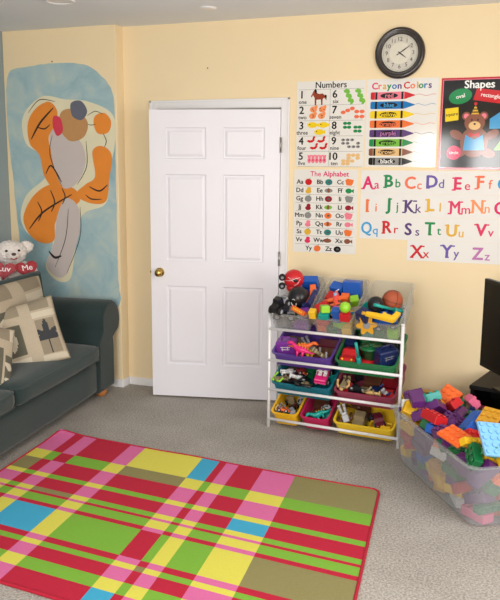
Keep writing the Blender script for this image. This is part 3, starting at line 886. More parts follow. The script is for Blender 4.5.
cushion('throw_pillow', .48, .42, .14, 0, 'square beige throw pillow with leaf print nearest the sofa arm', 'pillow', (-.13, -1.10, .588), (R(-24), R(-11), R(46)), gp='patterned throw pillows')
cushion('throw_pillow', .46, .46, .15, 1, 'beige leaf print throw pillow cut off by the left photo edge', 'pillow', (-.10, -1.58, .560), (R(-30), R(20), R(60)), gp='patterned throw pillows')

# ================================================================ TEDDY
M_fur = mat('white_plush', (240, 232, 226), rough=1, vary=.06, scale=60, bump=.8, bscale=160, sheen=.6, spec=.05)
M_black = mat('black_plastic', (22, 22, 24), rough=.3)
M_heart = mat('red_satin', (158, 14, 36), rough=.4, vary=.08)
def fuzzy(bm, vox=.005, amp=.0055):
    """weld overlapping ellipsoids into one skin, then roughen it"""
    me = bpy.data.meshes.new('t'); bm.to_mesh(me); bm.free()
    o = bpy.data.objects.new('t', me); C.objects.link(o)
    m = o.modifiers.new('r', 'REMESH'); m.mode = 'VOXEL'; m.voxel_size = vox; m.use_smooth_shade = True
    s = o.modifiers.new('s', 'SMOOTH'); s.iterations = 3; s.factor = .5
    bpy.context.view_layer.update()
    me2 = bpy.data.meshes.new_from_object(o.evaluated_get(bpy.context.evaluated_depsgraph_get()))
    bpy.data.objects.remove(o); out = bmesh.new(); out.from_mesh(me2); bpy.data.meshes.remove(me2)
    q = random.Random(2); out.normal_update()
    for v in out.verts: v.co += v.normal * q.uniform(-amp, amp)
    return out
bear = thing('teddy_bear', 'white plush teddy bear holding red hearts on top of the sofa back', 'teddy bear', (-.60, -.575, .805), (R(-4), 0, R(48)))
bear.scale = (1.36, 1.30, 1.18)
# local: faces -y
b = NB()
ell(b, (.075, .062, .085), (0, 0, .075)); ell(b, (.080, .068, .070), (0, -.012, .205)); ell(b, (.034, .030, .026), (0, -.072, .188))
for s in (-1, 1):
    ell(b, (.036, .020, .042), (s * .078, .000, .232), (0, s * R(70), 0)); ell(b, (.030, .032, .062), (s * .090, -.030, .095), (0, s * R(-35), 0))
    ell(b, (.036, .060, .034), (s * .065, -.070, .032))
obj('body', fuzzy(b), M_fur, bear)
b = NB(); ell(b, (.012, .008, .009), (0, -.101, .196)); obj('nose', b, mat('brown_nose', (70, 40, 36), .35), bear)
for s in (-1, 1):
    b = NB(); ell(b, .0075, (s * .031, -.074, .216)); obj('eye', b, M_black, bear)
b = NB(); tube(b, [(-.016, -.098, .173), (0, -.101, .166), (.016, -.098, .173)], .003); obj('mouth', b, M_heart, bear)
def heart(bm, s):
    pts = []
    for k in range(40):
        t = 2 * PI * k / 40; pts.append((16 * math.sin(t) ** 3 * s / 17, (13 * math.cos(t) - 5 * math.cos(2 * t) - 2 * math.cos(3 * t) - math.cos(4 * t)) * s / 17))
    prism(bm, pts, .022, Matrix.Rotation(R(90), 4, 'X'), bev=.007)
for x, rz, wd in ((-.052, -10, 'Luv'), (.056, 12, 'Me')):
    b = NB(); heart(b, .062); hobj = obj('heart', b, M_heart, bear, loc=(x, -.100, .106), rot=(R(-8), R(8 if x < 0 else -6), R(rz)))
    b = NB(); text(b, wd, 0, .006, .046, -.0235, 0, .02); obj('lettering', b, mat('white_thread', (240, 220, 222), .6), hobj)

# ================================================================ RUG
RC = {'R': mat('rug_red', (186, 20, 54), .95, vary=.12, scale=150, bump=.3), 'P': mat('rug_pink', (216, 106, 160), .95, vary=.1, scale=150, bump=.3),
      'G': mat('rug_green', (122, 176, 54), .95, vary=.1, scale=150, bump=.3), 'Y': mat('rug_yellow', (220, 212, 84), .95, vary=.08, scale=150, bump=.3),
      'O': mat('rug_olive', (140, 132, 84), .95, vary=.14, scale=150, bump=.3), 'C': mat('rug_cyan', (60, 166, 204), .95, vary=.08, scale=150, bump=.3)}
KEY = 'RPGYOC'
cb = [0, .124, .19, .282, .525, .626, 1.004, 1.112, 1.155, 1.229, 1.375, 1.563, 2.02]
rb = [0, .29, .41, .57, .618, .734, .779, .803, .876, .912, 1.155, 1.2, 1.24, 1.335, 1.42, 1.545]
ct_ = 'PRPRPRPRPRPR'; rt = 'RGRGRGRGRORGRGR'
tab = [[None] * 12 for _ in range(15)]
for i, r_ in enumerate(rt):
    for j, c_ in enumerate(ct_):
        tab[i][j] = {'PR': 'P', 'PG': 'Y', 'RR': 'R', 'RG': 'G'}.get(c_ + r_, 'G')
tab[0] = list('PRPRPYCRPRPO'); tab[9] = list('YRYCYGRGYGYO'); tab[1][5] = 'O'; tab[2][0] = 'O'; tab[4][10] = 'C'; tab[14][6] = 'C'; tab[1][2] = 'R'; tab[5][3] = 'O'; tab[6][9] = 'R'; tab[11][7] = 'O'
RO = Vector((.141, -1.137)); RU = Vector((.99682, -.07969)); RV = (Vector((-.07969, -.99682)) + .172 * RU) * .966
def rug_pt(u, v, top=True):
    u = u * 1.012
    p = RO + RU * u + RV * v
    d = math.hypot(u, v); lift = .03 * max(0, 1 - d / .22) ** 2
    d2 = math.hypot(u - 2.02, v); lift += .006 * max(0, 1 - d2 / .20) ** 2
    lift += .004 * math.sin(u * 7 + 1) * math.exp(-v * 9)
    k = max(0, 1 - d / .22) ** 2 * .03
    return (p.x + k, p.y - k, .009 + max(0, lift) if top else .0008 + max(0, lift))
def fine(bs, st=.05):
    o = []
    for a, c in zip(bs, bs[1:]):
        n = max(1, round((c - a) / st)); o += [(a + (c - a) * i / n) for i in range(n)]
    return o + [bs[-1]]
us, vs_ = fine(cb), fine(rb)
b = NB()
def idx(bs, x):
    for i in range(len(bs) - 1):
        if x < bs[i + 1]: return i
    return len(bs) - 2
for top in (True, False):
    G = [[b.verts.new(rug_pt(u, v, top)) for u in us] for v in vs_]
    for i in range(len(vs_) - 1):
        for j in range(len(us) - 1):
            q = [G[i][j], G[i + 1][j], G[i + 1][j + 1], G[i][j + 1]]
            f = b.faces.new(q if top else q[::-1])
            f.material_index = KEY.index(tab[idx(rb, (vs_[i] + vs_[i + 1]) / 2)][idx(cb, (us[j] + us[j + 1]) / 2)]) if top else 0
rug = obj('area_rug', b, [RC[k] for k in KEY]); tag(rug, 'red, pink, green and yellow plaid area rug on the carpet', 'rug')
b = NB()
def edge_pts():
    P = []; W_, H_ = 2.02, 1.545; r_ = .035
    for u in fine([r_, W_ - r_]): P.append((u, 0))
    for k in range(1, 6): P.append((W_ - r_ + r_ * math.sin(R(18 * k)), r_ - r_ * math.cos(R(18 * k))))
    for v in fine([r_, H_ - r_])[1:]: P.append((W_, v))
    for u in fine([0, W_ - r_])[::-1]: P.append((u, H_))
    for v in fine([r_, H_ - r_])[::-1]: P.append((0, v))
    return P
tube(b, [Vector(rug_pt(u, v)) - Vector((0, 0, .003)) for u, v in edge_pts()], .0075, seg=8, closed=True)
obj('bound_edge', b, mat('rug_binding', (176, 18, 48), .9, vary=.1, scale=120), rug)

# ================================================================ TOY RACK
M_white = mat('white_enamel', (240, 238, 240), rough=.3, vary=.02)
RK = Vector((1.322, -.548)); RKE = Vector((2.166, -.628)); RKA = math.atan2(RKE.y - RK.y, RKE.x - RK.x); RKW = (RKE - RK).length
rack = thing('toy_rack', 'white four-tier toy storage rack standing against the cream wall', 'rack', (RK.x, RK.y, 0), (0, 0, RKA))
RD = .30                                    # depth, local +y
TIER = [.650, .448, .256, .058]             # front rail heights
SLOPE = R(27)
for x in (0, RKW):
    b = NB(); tube(b, [(x, 0, 0), (x, 0, .75)], .0105, seg=12); cyl(b, .0125, .012, (x, 0, .753), seg=12); obj('front_post', b, M_white, rack)
    xr = x + (.03 if x == 0 else -.07); b = NB(); tube(b, [(xr, RD, 0), (xr, RD, .80)], .0105, seg=12); cyl(b, .0125, .012, (xr, RD, .803), seg=12); obj('rear_post', b, M_white, rack)
    for z0, z1 in ((.10, .10), (.50, .50)): b = NB(); tube(b, [(x, 0, z0), (xr, RD, z1)], .006, seg=8); obj('side_rail', b, M_white, rack)
for z in TIER:
    b = NB(); tube(b, [(0, -.004, z), (RKW, -.004, z)], .0095, seg=10); obj('front_rail', b, M_white, rack)
    zr = z + (.146 if z > .6 else .076); b = NB(); tube(b, [(.03, RD, zr), (RKW - .07, RD, zr)], .0085, seg=10); obj('rear_rail', b, M_white, rack)
def bin_shell(w, L_, h, top, t=.003, mi=0):
    """open tub: local y runs from the front wall (0) to the back (L_), base at z=0; 'top' is how much wider the mouth is"""
    bm = NB()
    def ring(dx, z, r=.03, inset=0.0):
        x0, x1, y0, y1 = -w / 2 - dx + inset, w / 2 + dx - inset, -dx + inset, L_ + dx - inset
        P = []
        for cx, cy, a0 in ((x1 - r, y1 - r, 0), (x0 + r, y1 - r, 90), (x0 + r, y0 + r, 180), (x1 - r, y0 + r, 270)):
            for k in range(5): P.append(bm.verts.new((cx + r * math.cos(R(a0 + 22.5 * k)), cy + r * math.sin(R(a0 + 22.5 * k)), z)))
        return P
    spec = [(-.004, 0, .022, 0), (0, .004, .026, 0), (top, h - .008, .030, 0), (top + .009, h - .008, .034, 0), (top + .009, h, .034, 0), (top, h, .03, t), (0, .006 + t, .026, t), (-.004, t, .022, t)]
    rings = [ring(dx, z, r, i) for dx, z, r, i in spec]
    for A, B in zip(rings, rings[1:]):
        n = len(A)
        for k in range(n):
            f = bm.faces.new((A[k], A[(k + 1) % n], B[(k + 1) % n], B[k])); f.smooth = False; f.material_index = mi
    bm.faces.new(rings[0][::-1]); bm.faces.new(rings[-1])
    bmesh.ops.recalc_face_normals(bm, faces=bm.faces[:])
    return bm
def bin_mat(name, rgb): return mat(name, rgb, rough=.35, vary=.04)
CLR = clear_plastic('clear_bin_plastic', (214, 212, 206), .17)
BINS = []   # name, tier, x0, x1, material, label, length, height
BINS.append(('clear', 0, .004, .276, CLR, 'translucent clear storage bin at the left of the top tier', .385, .135))
BINS.append(('clear', 0, .288, .560, CLR, 'translucent clear storage bin in the middle of the top tier', .385, .135))
BINS.append(('clear', 0, .572, .844, CLR, 'translucent clear storage bin at the right of the top tier', .385, .135))
BINS.append(('purple', 1, .016, .420, bin_mat('purple_bin_plastic', (96, 64, 150)), 'purple plastic bin on the second tier', .300, .105))
BINS.append(('green', 1, .436, .822, bin_mat('green_bin_plastic', (44, 122, 74)), 'green plastic bin on the second tier', .300, .105))
BINS.append(('teal', 2, .016, .420, bin_mat('teal_bin_plastic', (22, 112, 130)), 'teal blue plastic bin on the third tier', .300, .105))
BINS.append(('maroon', 2, .436, .822, bin_mat('dusky_pink_bin_plastic', (150, 62, 86)), 'dusky maroon plastic bin on the third tier', .300, .105))
BINS.append(('yellow', 3, .016, .204, bin_mat('yellow_bin_plastic', (246, 190, 34)), 'small yellow plastic bin at the left of the bottom tier', .300, .105))
BINS.append(('crimson', 3, .216, .412, bin_mat('crimson_bin_plastic', (198, 40, 92)), 'small crimson pink plastic bin on the bottom tier', .300, .105))
BINS.append(('yellow', 3, .436, .822, bin_mat('lemon_bin_plastic', (244, 206, 50)), 'wide yellow plastic bin at the right of the bottom tier', .300, .105))
RM = Matrix.Translation((RK.x, RK.y, 0)) @ Matrix.Rotation(RKA, 4, 'Z')
BIN_M = []
for nm, tr, x0, x1, m, lb, L_, h in BINS:
    w = x1 - x0 - .030
    z = TIER[tr] - (.040 if tr else .005)
    M_ = RM @ Matrix.Translation(((x0 + x1) / 2, .040 if tr else .016, z)) @ Matrix.Rotation(SLOPE if tr else R(30), 4, 'X')
    BIN_M.append((M_, w, L_, h))
    bo = obj('storage_bin', bin_shell(w, L_, h, .006), m); bo.matrix_world = M_
    tag(bo, lb, 'storage bin', 'storage bins on the rack')

# ================================================================ CLEAR TOTE
TN, TF = Vector((2.655, -1.540)), Vector((2.195, -.810))       # near and far corners of the left side, at the base
ta = math.atan2(TN.y - TF.y, TN.x - TF.x); TL_ = (TN - TF).length; TW = .40
# local: x along the side (far->near), y inward (to the right), origin at TF
TM = Matrix.Translation((TF.x, TF.y, .002)) @ Matrix.Rotation(ta, 4, 'Z')
def tote():
    bm = NB(); t = .003
    def ring(d, z, r, i=0.0, wav=0.0):
        x0, x1, y0, y1 = -d + i, TL_ + d - i, -d + i, TW + d - i
        P = []
        for cx, cy, a0 in ((x1 - r, y1 - r, 0), (x0 + r, y1 - r, 90), (x0 + r, y0 + r, 180), (x1 - r, y0 + r, 270)):
            for k in range(7): P.append(bm.verts.new((cx + r * math.cos(R(a0 + 15 * k)), cy + r * math.sin(R(a0 + 15 * k)), z)))
        return P
    H_ = .315
    spec = [(-.010, 0, .04, 0), (0, .012, .05, 0), (.034, H_ - .055, .055, 0), (.038, H_ - .050, .06, 0), (.040, H_ - .006, .06, 0), (.058, H_ - .006, .07, 0), (.058, H_, .07, 0),
            (.040, H_, .06, t), (.034, H_ - .055, .055, t), (0, .014, .05, t), (-.010, t, .04, t)]
    rings = [ring(*s) for s in spec]
    for A, B in zip(rings, rings[1:]):
        n = len(A)
        for k in range(n): bm.faces.new((A[k], A[(k + 1) % n], B[(k + 1) % n], B[k]))
    bm.faces.new(rings[0][::-1]); bm.faces.new(rings[-1])
    bmesh.ops.recalc_face_normals(bm, faces=bm.faces[:]); return bm
to = obj('storage_tote', tote(), clear_plastic('clear_tote_plastic', (222, 224, 226), .17, .3)); to.matrix_world = TM
tag(to, 'large translucent storage tote on the floor heaped with building bricks', 'storage tote')

# ================================================================ TV, STAND, BOX
M_tv = mat('tv_gloss_black', (10, 10, 11), rough=.3, vary=.1, spec=.2)
M_screen = mat('tv_screen', (7, 7, 9), rough=.35, vary=.05, spec=.15)
st = thing('tv_stand', 'low black television stand beside the brick tote', 'tv stand', (2.545, -.450, 0), (0, 0, R(-14)))
M_std = mat('black_stand_laminate', (20, 18, 19), rough=.5, vary=.15, scale=5, spec=.2)
b = NB(); box(b, (.95, .40, .024), (.475, .20, .384 - .012), bev=.003); obj('stand_top', b, M_std, st)
for x in (.012, .475, .938):
    b = NB(); box(b, (.02, .37, .36), (x, .205, .18), bev=.002); obj('side_panel', b, M_std, st)
b = NB(); box(b, (.91, .37, .018), (.475, .205, .04), bev=.002); box(b, (.91, .37, .016), (.475, .205, .20), bev=.002); obj('shelf', b, M_std, st)
b = NB(); box(b, (.91, .008, .36), (.475, .386, .18)); obj('back_panel', b, M_std, st)
TVA = R(-60)
tv = thing('television', 'black flat screen television at the right photo edge', 'television', (2.590, -.350, 0), (0, 0, TVA))
tw_, thh, tz = .62, .53, .485
# local x along the screen's width, screen faces -y
b = NB(); box(b, (tw_, .030, thh), (tw_ / 2, .016, tz + thh / 2), bev=.004); box(b, (tw_ * .7, .03, thh * .6), (tw_ / 2, .045, tz + thh * .45), bev=.012); obj('housing', b, M_tv, tv)
b = NB(); box(b, (tw_ - .03, .002, thh - .04), (tw_ / 2, -.0002, tz + thh / 2 + .004)); obj('screen', b, M_screen, tv)
b = NB(); box(b, (.05, .03, .12), (tw_ / 2, .055, tz - .03)); obj('neck', b, M_tv, tv)
b = NB(); box(b, (.30, .16, .012), (tw_ / 2, .085, .3905), bev=.004); obj('foot', b, M_tv, tv)

M_card = mat('tan_wicker', (196, 150, 84), rough=.8, vary=.25, scale=40, bump=.6, bscale=70)
t = thing('wicker_basket', 'low tan woven basket on the floor behind the brick tote', 'basket', (2.345, -.215, 0), (0, 0, R(-4)))
b = NB()
for k in range(9):
    z = .014 + k * .026
    pts = []
    for cx, cy, a0 in ((.13, .05, 0), (-.13, .05, 90), (-.13, -.05, 180), (.13, -.05, 270)):
        for q in range(5): pts.append((cx + .03 * math.cos(R(a0 + 22.5 * q)), cy + .03 * math.sin(R(a0 + 22.5 * q)), z))
    tube(b, pts, .0135, seg=8, closed=True)
obj('woven_side', b, M_card, t)
b = NB(); box(b, (.30, .14, .006), (0, 0, .004)); obj('basket_base', b, M_card, t)

# ================================================================ TOYS (built about their own centre)
def pl(c): return mat('toy_plastic_' + c, TC[c], rough=.32, vary=.05, scale=20)
TC = {'red': (206, 32, 40), 'blue': (32, 92, 184), 'yellow': (246, 196, 40), 'green': (22, 110, 62), 'purple': (98, 42, 112), 'orange': (246, 112, 46),
      'pink': (236, 110, 150), 'skyblue': (130, 190, 236), 'white': (238, 236, 236), 'teal': (24, 160, 150), 'black': (26, 26, 30), 'navy': (28, 42, 92),
      'lime': (150, 212, 50), 'grey': (140, 140, 146), 'brown': (96, 56, 40), 'khaki': (146, 130, 98), 'magenta': (226, 36, 120), 'coral': (244, 84, 74),
      'violet': (128, 52, 160), 'tan': (206, 170, 112), 'silver': (176, 178, 184), 'darkred': (130, 20, 34), 'cyan': (50, 170, 220), 'maroon': (104, 30, 50), 'gold': (214, 156, 40)}
M_tyre = mat('toy_tyre', (24, 24, 26), rough=.7, bump=.3, bscale=300)
M_ball = mat('basketball_rubber', (176, 84, 52), rough=.6, vary=.1, scale=20, bump=.6, bscale=400)

def brick(nx, ny, col, u=.031, hz=.038):
    b = NB(); lx, ly = nx * u, ny * u
    box(b, (lx - .001, ly - .001, hz), (0, 0, 0), bev=.0016)
    for i in range(nx):
        for j in range(ny): cyl(b, u * .29, .008, ((i - (nx - 1) / 2) * u, (j - (ny - 1) / 2) * u, hz / 2 + .004), seg=12)
    return obj('building_brick', b, pl(col))
def wheels(t, xs, ys, r, w, hub='silver', z=0):
    for x in xs:
        for y in ys:
            b = NB(); cyl(b, r, w, rot=(R(90), 0, 0), seg=20, bev=w * .18)
            o = obj('wheel', b, M_tyre, t, loc=(x, y, z + r))
            b = NB(); cyl(b, r * .5, w * 1.08, rot=(R(90), 0, 0), seg=14); obj('hub', b, pl(hub), o)
def car(t, col, L_=.11, W=.05, H=.032, r=.0125, win='black', hub='silver', z=0):
    r_ = r
    pts = [(-.5, .10), (-.5, .50), (-.40, .60), (-.26, .66), (-.12, 1.12), (.20, 1.12), (.36, .66), (.48, .56), (.5, .10)]
    b = NB(); P = [(p[0] * L_, p[1] * H) for p in pts]
    prism(b, P, W, Matrix.Translation((0, W / 2, z + r_ * .6)) @ Matrix.Rotation(R(90), 4, 'X'), bev=W * .09); obj('body', b, pl(col), t)
    b = NB()
    prism(b, [(-.10 * L_, .72 * H), (-.045 * L_, 1.04 * H), (.155 * L_, 1.04 * H), (.28 * L_, .72 * H)], W * 1.03, Matrix.Translation((0, W * .515, z + r_ * .6)) @ Matrix.Rotation(R(90), 4, 'X')); obj('window', b, pl(win), t)
    wheels(t, (-L_ * .31, L_ * .31), (-W * .47, W * .47), r_, W * .2, hub, z)
    for s in (-1, 1):
        b = NB(); ell(b, W * .08, (-L_ * .495, s * W * .3, z + r_ * .6 + H * .4), sub=2); obj('headlight', b, pl('yellow' if col != 'yellow' else 'white'), t)
def truck(t, col, bed='black', L_=.12, W=.06, r=.021):
    b = NB(); box(b, (L_, W * .5, .012), (0, 0, r)); obj('chassis', b, pl('black'), t)
    b = NB(); prism(b, [(-.5 * L_, 0), (-.5 * L_, .030), (-.22 * L_, .036), (-.14 * L_, .058), (.14 * L_, .058), (.16 * L_, 0)], W * .8, Matrix.Translation((0, W * .4, r + .004)) @ Matrix.Rotation(R(90), 4, 'X'), bev=.004); obj('cab', b, pl(col), t)
    b = NB(); box(b, (L_ * .34, W * .82, .004), (L_ * .33, 0, r + .012))
    for s in (-1, 1): box(b, (L_ * .34, .004, .022), (L_ * .33, s * W * .39, r + .022))
    box(b, (.004, W * .8, .022), (L_ * .495, 0, r + .022)); obj('cargo_bed', b, pl(bed), t)
    b = NB(); box(b, (L_ * .17, W * .83, .016), (-.0 * L_, 0, r + .048), bev=.002); obj('window', b, pl('navy'), t)
    wheels(t, (-L_ * .33, L_ * .33), (-W * .5, W * .5), r, W * .24, 'silver')
def jeep(t, col, seat='white'):
    b = NB(); L_, W = .13, .07
    box(b, (L_, W, .008), (0, 0, .022), bev=.002)
    for s in (-1, 1): box(b, (L_, .005, .026), (0, s * (W / 2 - .003), .037), bev=.002)
    box(b, (.005, W, .024), (L_ / 2 - .003, 0, .036), bev=.002); box(b, (.042, W, .026), (-L_ / 2 + .021, 0, .037), bev=.005)
    obj('body', b, pl(col), t)
    b = NB(); tube(b, [(.02, -W / 2 + .006, .05), (.02, -W / 2 + .006, .082), (.02, W / 2 - .006, .082), (.02, W / 2 - .006, .05)], .0032, seg=8); obj('roll_bar', b, pl(col), t)
    b = NB(); tube(b, [(-.022, -W / 2 + .006, .05), (-.014, -W / 2 + .006, .074), (-.014, W / 2 - .006, .074), (-.022, W / 2 - .006, .05)], .0025, seg=8); obj('windscreen_frame', b, pl(seat), t)
    for s in (-1, 1):
        b = NB(); box(b, (.024, .024, .010), (.004, s * .016, .032), bev=.003); box(b, (.007, .024, .030), (.017, s * .016, .046), bev=.003); obj('seat', b, pl(seat), t)
    wheels(t, (-.042, .042), (-.037, .037), .019, .016, 'white')
def tank(t, col):
    b = NB(); prism(b, [(-.055, .012), (-.045, .034), (.045, .034), (.055, .012)], .05, Matrix.Translation((0, .025, 0)) @ Matrix.Rotation(R(90), 4, 'X'), bev=.003); obj('hull', b, pl(col), t)
    b = NB(); lathe(b, [(0, .016), (.016, .015), (.022, .006), (.023, 0), (0, 0)], (0, 0, .034), seg=14); cyl(b, .004, .055, (-.044, 0, .043), (0, R(90), 0), seg=10); obj('turret', b, pl(col), t)
    for s in (-1, 1):
        b = NB(); P = [(-.052, .012), (-.044, .002), (.044, .002), (.052, .012), (.044, .024), (-.044, .024)]
        prism(b, P, .014, Matrix.Translation((0, s * .032 + .007, 0)) @ Matrix.Rotation(R(90), 4, 'X'), bev=.002); obj('track', b, M_tyre, t)
def robot(t, col, col2='grey', s=1.0):
    b = NB(); box(b, (.034 * s, .022 * s, .040 * s), (0, 0, 0), bev=.004); box(b, (.026 * s, .020 * s, .014 * s), (0, 0, -.026 * s), bev=.002); obj('torso', b, pl(col), t)
    b = NB(); box(b, (.020 * s, .018 * s, .018 * s), (0, 0, .032 * s), bev=.005); box(b, (.016 * s, .003, .005 * s), (0, -.0095 * s, .034 * s)); obj('head', b, pl(col2), t)
    for q in (-1, 1):
        b = NB(); tube(b, [(q * .020 * s, 0, .016 * s), (q * .034 * s, -.004 * s, 0), (q * .034 * s, -.022 * s, -.014 * s)], [.008 * s, .007 * s, .006 * s]); ell(b, .008 * s, (q * .034 * s, -.024 * s, -.015 * s), sub=2); obj('arm', b, pl(col2), t)
        b = NB(); tube(b, [(q * .010 * s, 0, -.028 * s), (q * .013 * s, 0, -.068 * s)], [.008 * s, .0075 * s]); box(b, (.016 * s, .026 * s, .010 * s), (q * .013 * s, -.004 * s, -.070 * s), bev=.002); obj('leg', b, pl(col), t)
def dino(t, col, s=1.0):
    b = NB()
    tube(b, [(.095 * s, 0, .02 * s), (.060 * s, 0, .022 * s), (.030 * s, 0, .034 * s), (0, 0, .040 * s), (-.025 * s, 0, .046 * s), (-.040 * s, 0, .066 * s), (-.052 * s, 0, .078 * s)],
         [.003 * s, .008 * s, .017 * s, .023 * s, .018 * s, .011 * s, .010 * s], seg=12)
    ell(b, (.019 * s, .012 * s, .012 * s), (-.062 * s, 0, .080 * s), sub=2); ell(b, (.012 * s, .010 * s, .006 * s), (-.076 * s, 0, .076 * s), sub=2)
    for x in (-.016, .020):
        for y in (-.014, .014): tube(b, [(x * s, y * s, .034 * s), (x * s, y * 1.25 * s, .006 * s), (x * s - .006 * s, y * 1.25 * s, .002 * s)], [.010 * s, .0065 * s, .006 * s], seg=8)
    obj('body', b, pl(col), t)
    b = NB()
    for k in range(5): cyl(b, .005 * s, .012 * s, ((-.02 + k * .018) * s, 0, (.066 - abs(k - 1) * .006) * s), r2=.0005, seg=6)
    obj('back_spikes', b, pl('yellow'), t)
def plane(t, col, col2='coral'):
    b = NB(); tube(b, [(-.065, 0, 0), (-.058, 0, 0), (-.03, 0, .001), (.02, 0, .001), (.055, 0, .004), (.064, 0, .006)], [.004, .012, .017, .016, .009, .004], seg=14); obj('fuselage', b, pl(col), t)
    b = NB(); prism(b, [(-.022, -.008), (-.012, -.078), (.010, -.078), (.016, 0), (.010, .078), (-.012, .078), (-.022, .008)], .008, Matrix.Translation((0, 0, -.006)), bev=.003); obj('wing', b, pl(col2), t)
    b = NB(); prism(b, [(.044, 0), (.050, -.030), (.062, -.030), (.062, .030), (.050, .030)], .005, Matrix.Translation((0, 0, .002)), bev=.001)
    prism(b, [(.042, .008), (.058, .036), (.066, .036), (.064, .006)], .005, Matrix.Translation((0, .0025, 0)) @ Matrix.Rotation(R(90), 4, 'X'), bev=.001); obj('tail', b, pl(col2), t)
    b = NB(); ell(b, (.015, .010, .010), (-.022, 0, .014), sub=2); obj('cockpit', b, pl('skyblue'), t)
    b = NB(); box(b, (.003, .044, .007), (-.070, 0, 0), (R(30), 0, 0), bev=.001); ell(b, .006, (-.071, 0, 0), sub=2); obj('propeller', b, pl('white'), t)
def ball(t, col, r=.055):
    b = NB(); ell(b, r, uv=(32, 20)); obj('shell', b, pl(col) if col != 'rubber' else M_ball, t)
    if col == 'rubber':
        b = NB(); rr2 = r * 1.0
        for ax in ('x', 'y', 'z'):
            P = []
            for k in range(40):
                a = 2 * PI * k / 40
                P.append({'x': (0, rr2 * math.cos(a), rr2 * math.sin(a)), 'y': (rr2 * math.cos(a), 0, rr2 * math.sin(a)), 'z': (rr2 * math.cos(a), rr2 * math.sin(a), 0)}[ax])
            tube(b, P, .0014, closed=True, seg=6)
        obj('seam', b, pl('black'), t)
    else:
        b = NB(); P = [(r * 1.001 * math.cos(2 * PI * k / 40), r * 1.001 * math.sin(2 * PI * k / 40), 0) for k in range(40)]; tube(b, P, .0008, closed=True, seg=6); obj('seam', b, pl(col), t)
def gear_flower(t, col, hub='black', r=.055):
    b = NB(); P = []
    for k in range(72):
        a = 2 * PI * k / 72; q = r * (.80 + .20 * math.cos(6 * a)) ; P.append((q * math.cos(a), q * math.sin(a)))
    n = len(P); th = .012
    ri = r * .34
    O0 = [b.verts.new((x, y, -th / 2)) for x, y in P]; O1 = [b.verts.new((x, y, th / 2)) for x, y in P]
    I0 = [b.verts.new((ri * math.cos(2 * PI * k / n), ri * math.sin(2 * PI * k / n), -th / 2)) for k in range(n)]; I1 = [b.verts.new((ri * math.cos(2 * PI * k / n), ri * math.sin(2 * PI * k / n), th / 2)) for k in range(n)]
    for k in range(n):
        m_ = (k + 1) % n
        b.faces.new((O0[k], O0[m_], O1[m_], O1[k])); b.faces.new((I0[m_], I0[k], I1[k], I1[m_])); b.faces.new((O1[k], O1[m_], I1[m_], I1[k])); b.faces.new((O0[m_], O0[k], I0[k], I0[m_]))
    obj('petal_ring', b, pl(col), t)
    b = NB(); cyl(b, ri * 1.02, .018, seg=24, bev=.002); obj('hub', b, pl(hub), t)
def wand(t, col, L_=.22, head='ball'):
    b = NB(); tube(b, [(-L_ / 2, 0, 0), (L_ * .2, 0, 0)], .008, seg=12); tube(b, [(L_ * .2, 0, 0), (L_ * .24, 0, 0), (L_ * .26, 0, 0)], [.012, .013, .012], seg=12); obj('shaft', b, pl(col), t)
    b = NB(); tube(b, [(L_ * .25, 0, 0), (L_ * .5, 0, 0)], .0105, seg=12)
    for k in range(4): tube(b, [(L_ * (.29 + k * .05), 0, 0), (L_ * (.305 + k * .05), 0, 0)], .0125, seg=12)
    obj('handle', b, pl(col), t)
def blaster(t, col, col2='orange'):
    b = NB(); prism(b, [(-.09, .012), (-.09, .030), (.05, .034), (.06, .020), (.075, -.035), (.050, -.040), (.036, -.002), (.010, -.004), (.004, -.014), (-.010, -.014), (-.012, .004), (-.05, .006)], .024,
          Matrix.Translation((0, .012, 0)) @ Matrix.Rotation(R(90), 4, 'X'), bev=.003); obj('body', b, pl(col), t)
    b = NB(); cyl(b, .009, .022, (-.100, 0, .021), (0, R(90), 0), seg=14); obj('muzzle', b, pl(col2), t)
    b = NB(); tube(b, [(.034, 0, -.002), (.026, 0, -.014), (.012, 0, -.012)], .0025, seg=8); obj('trigger', b, pl(col2), t)
def crate(t, col, w=.12, d=.08, h=.04):
    b = NB()
    for s in (-1, 1):
        for z in (0, h): box(b, (w, .008, .009), (0, s * d / 2, z), bev=.002); box(b, (.008, d, .009), (s * w / 2, 0, z), bev=.002)
        for x in (-w / 2, 0, w / 2): box(b, (.008, .008, h), (x, s * d / 2, h / 2), bev=.001)
    obj('frame', b, pl(col), t)
    b = NB(); box(b, (w, d, .004), (0, 0, 0)); obj('tray', b, pl(col), t)
def tub(t, col, r=.045, h=.05, r2=None, lid=None):
    r2 = r * .8 if r2 is None else r2
    b = NB(); lathe(b, [(0, 0), (r2, 0), (r, h), (r + .004, h), (r + .004, h - .005), (r * .98 + .001, h - .006)], seg=28); lathe(b, [(r - .001, h), (r2 - .003, .004), (0, .004)], seg=28); obj('bowl', b, pl(col), t)
    if lid:
        b = NB(); lathe(b, [(r + .005, h - .004), (r + .006, h + .004), (r * .3, h + .008), (0, h + .008)], seg=28); lathe(b, [(.010, h + .008), (.012, h + .016), (0, h + .018)], seg=14); obj('lid', b, pl(lid), t)
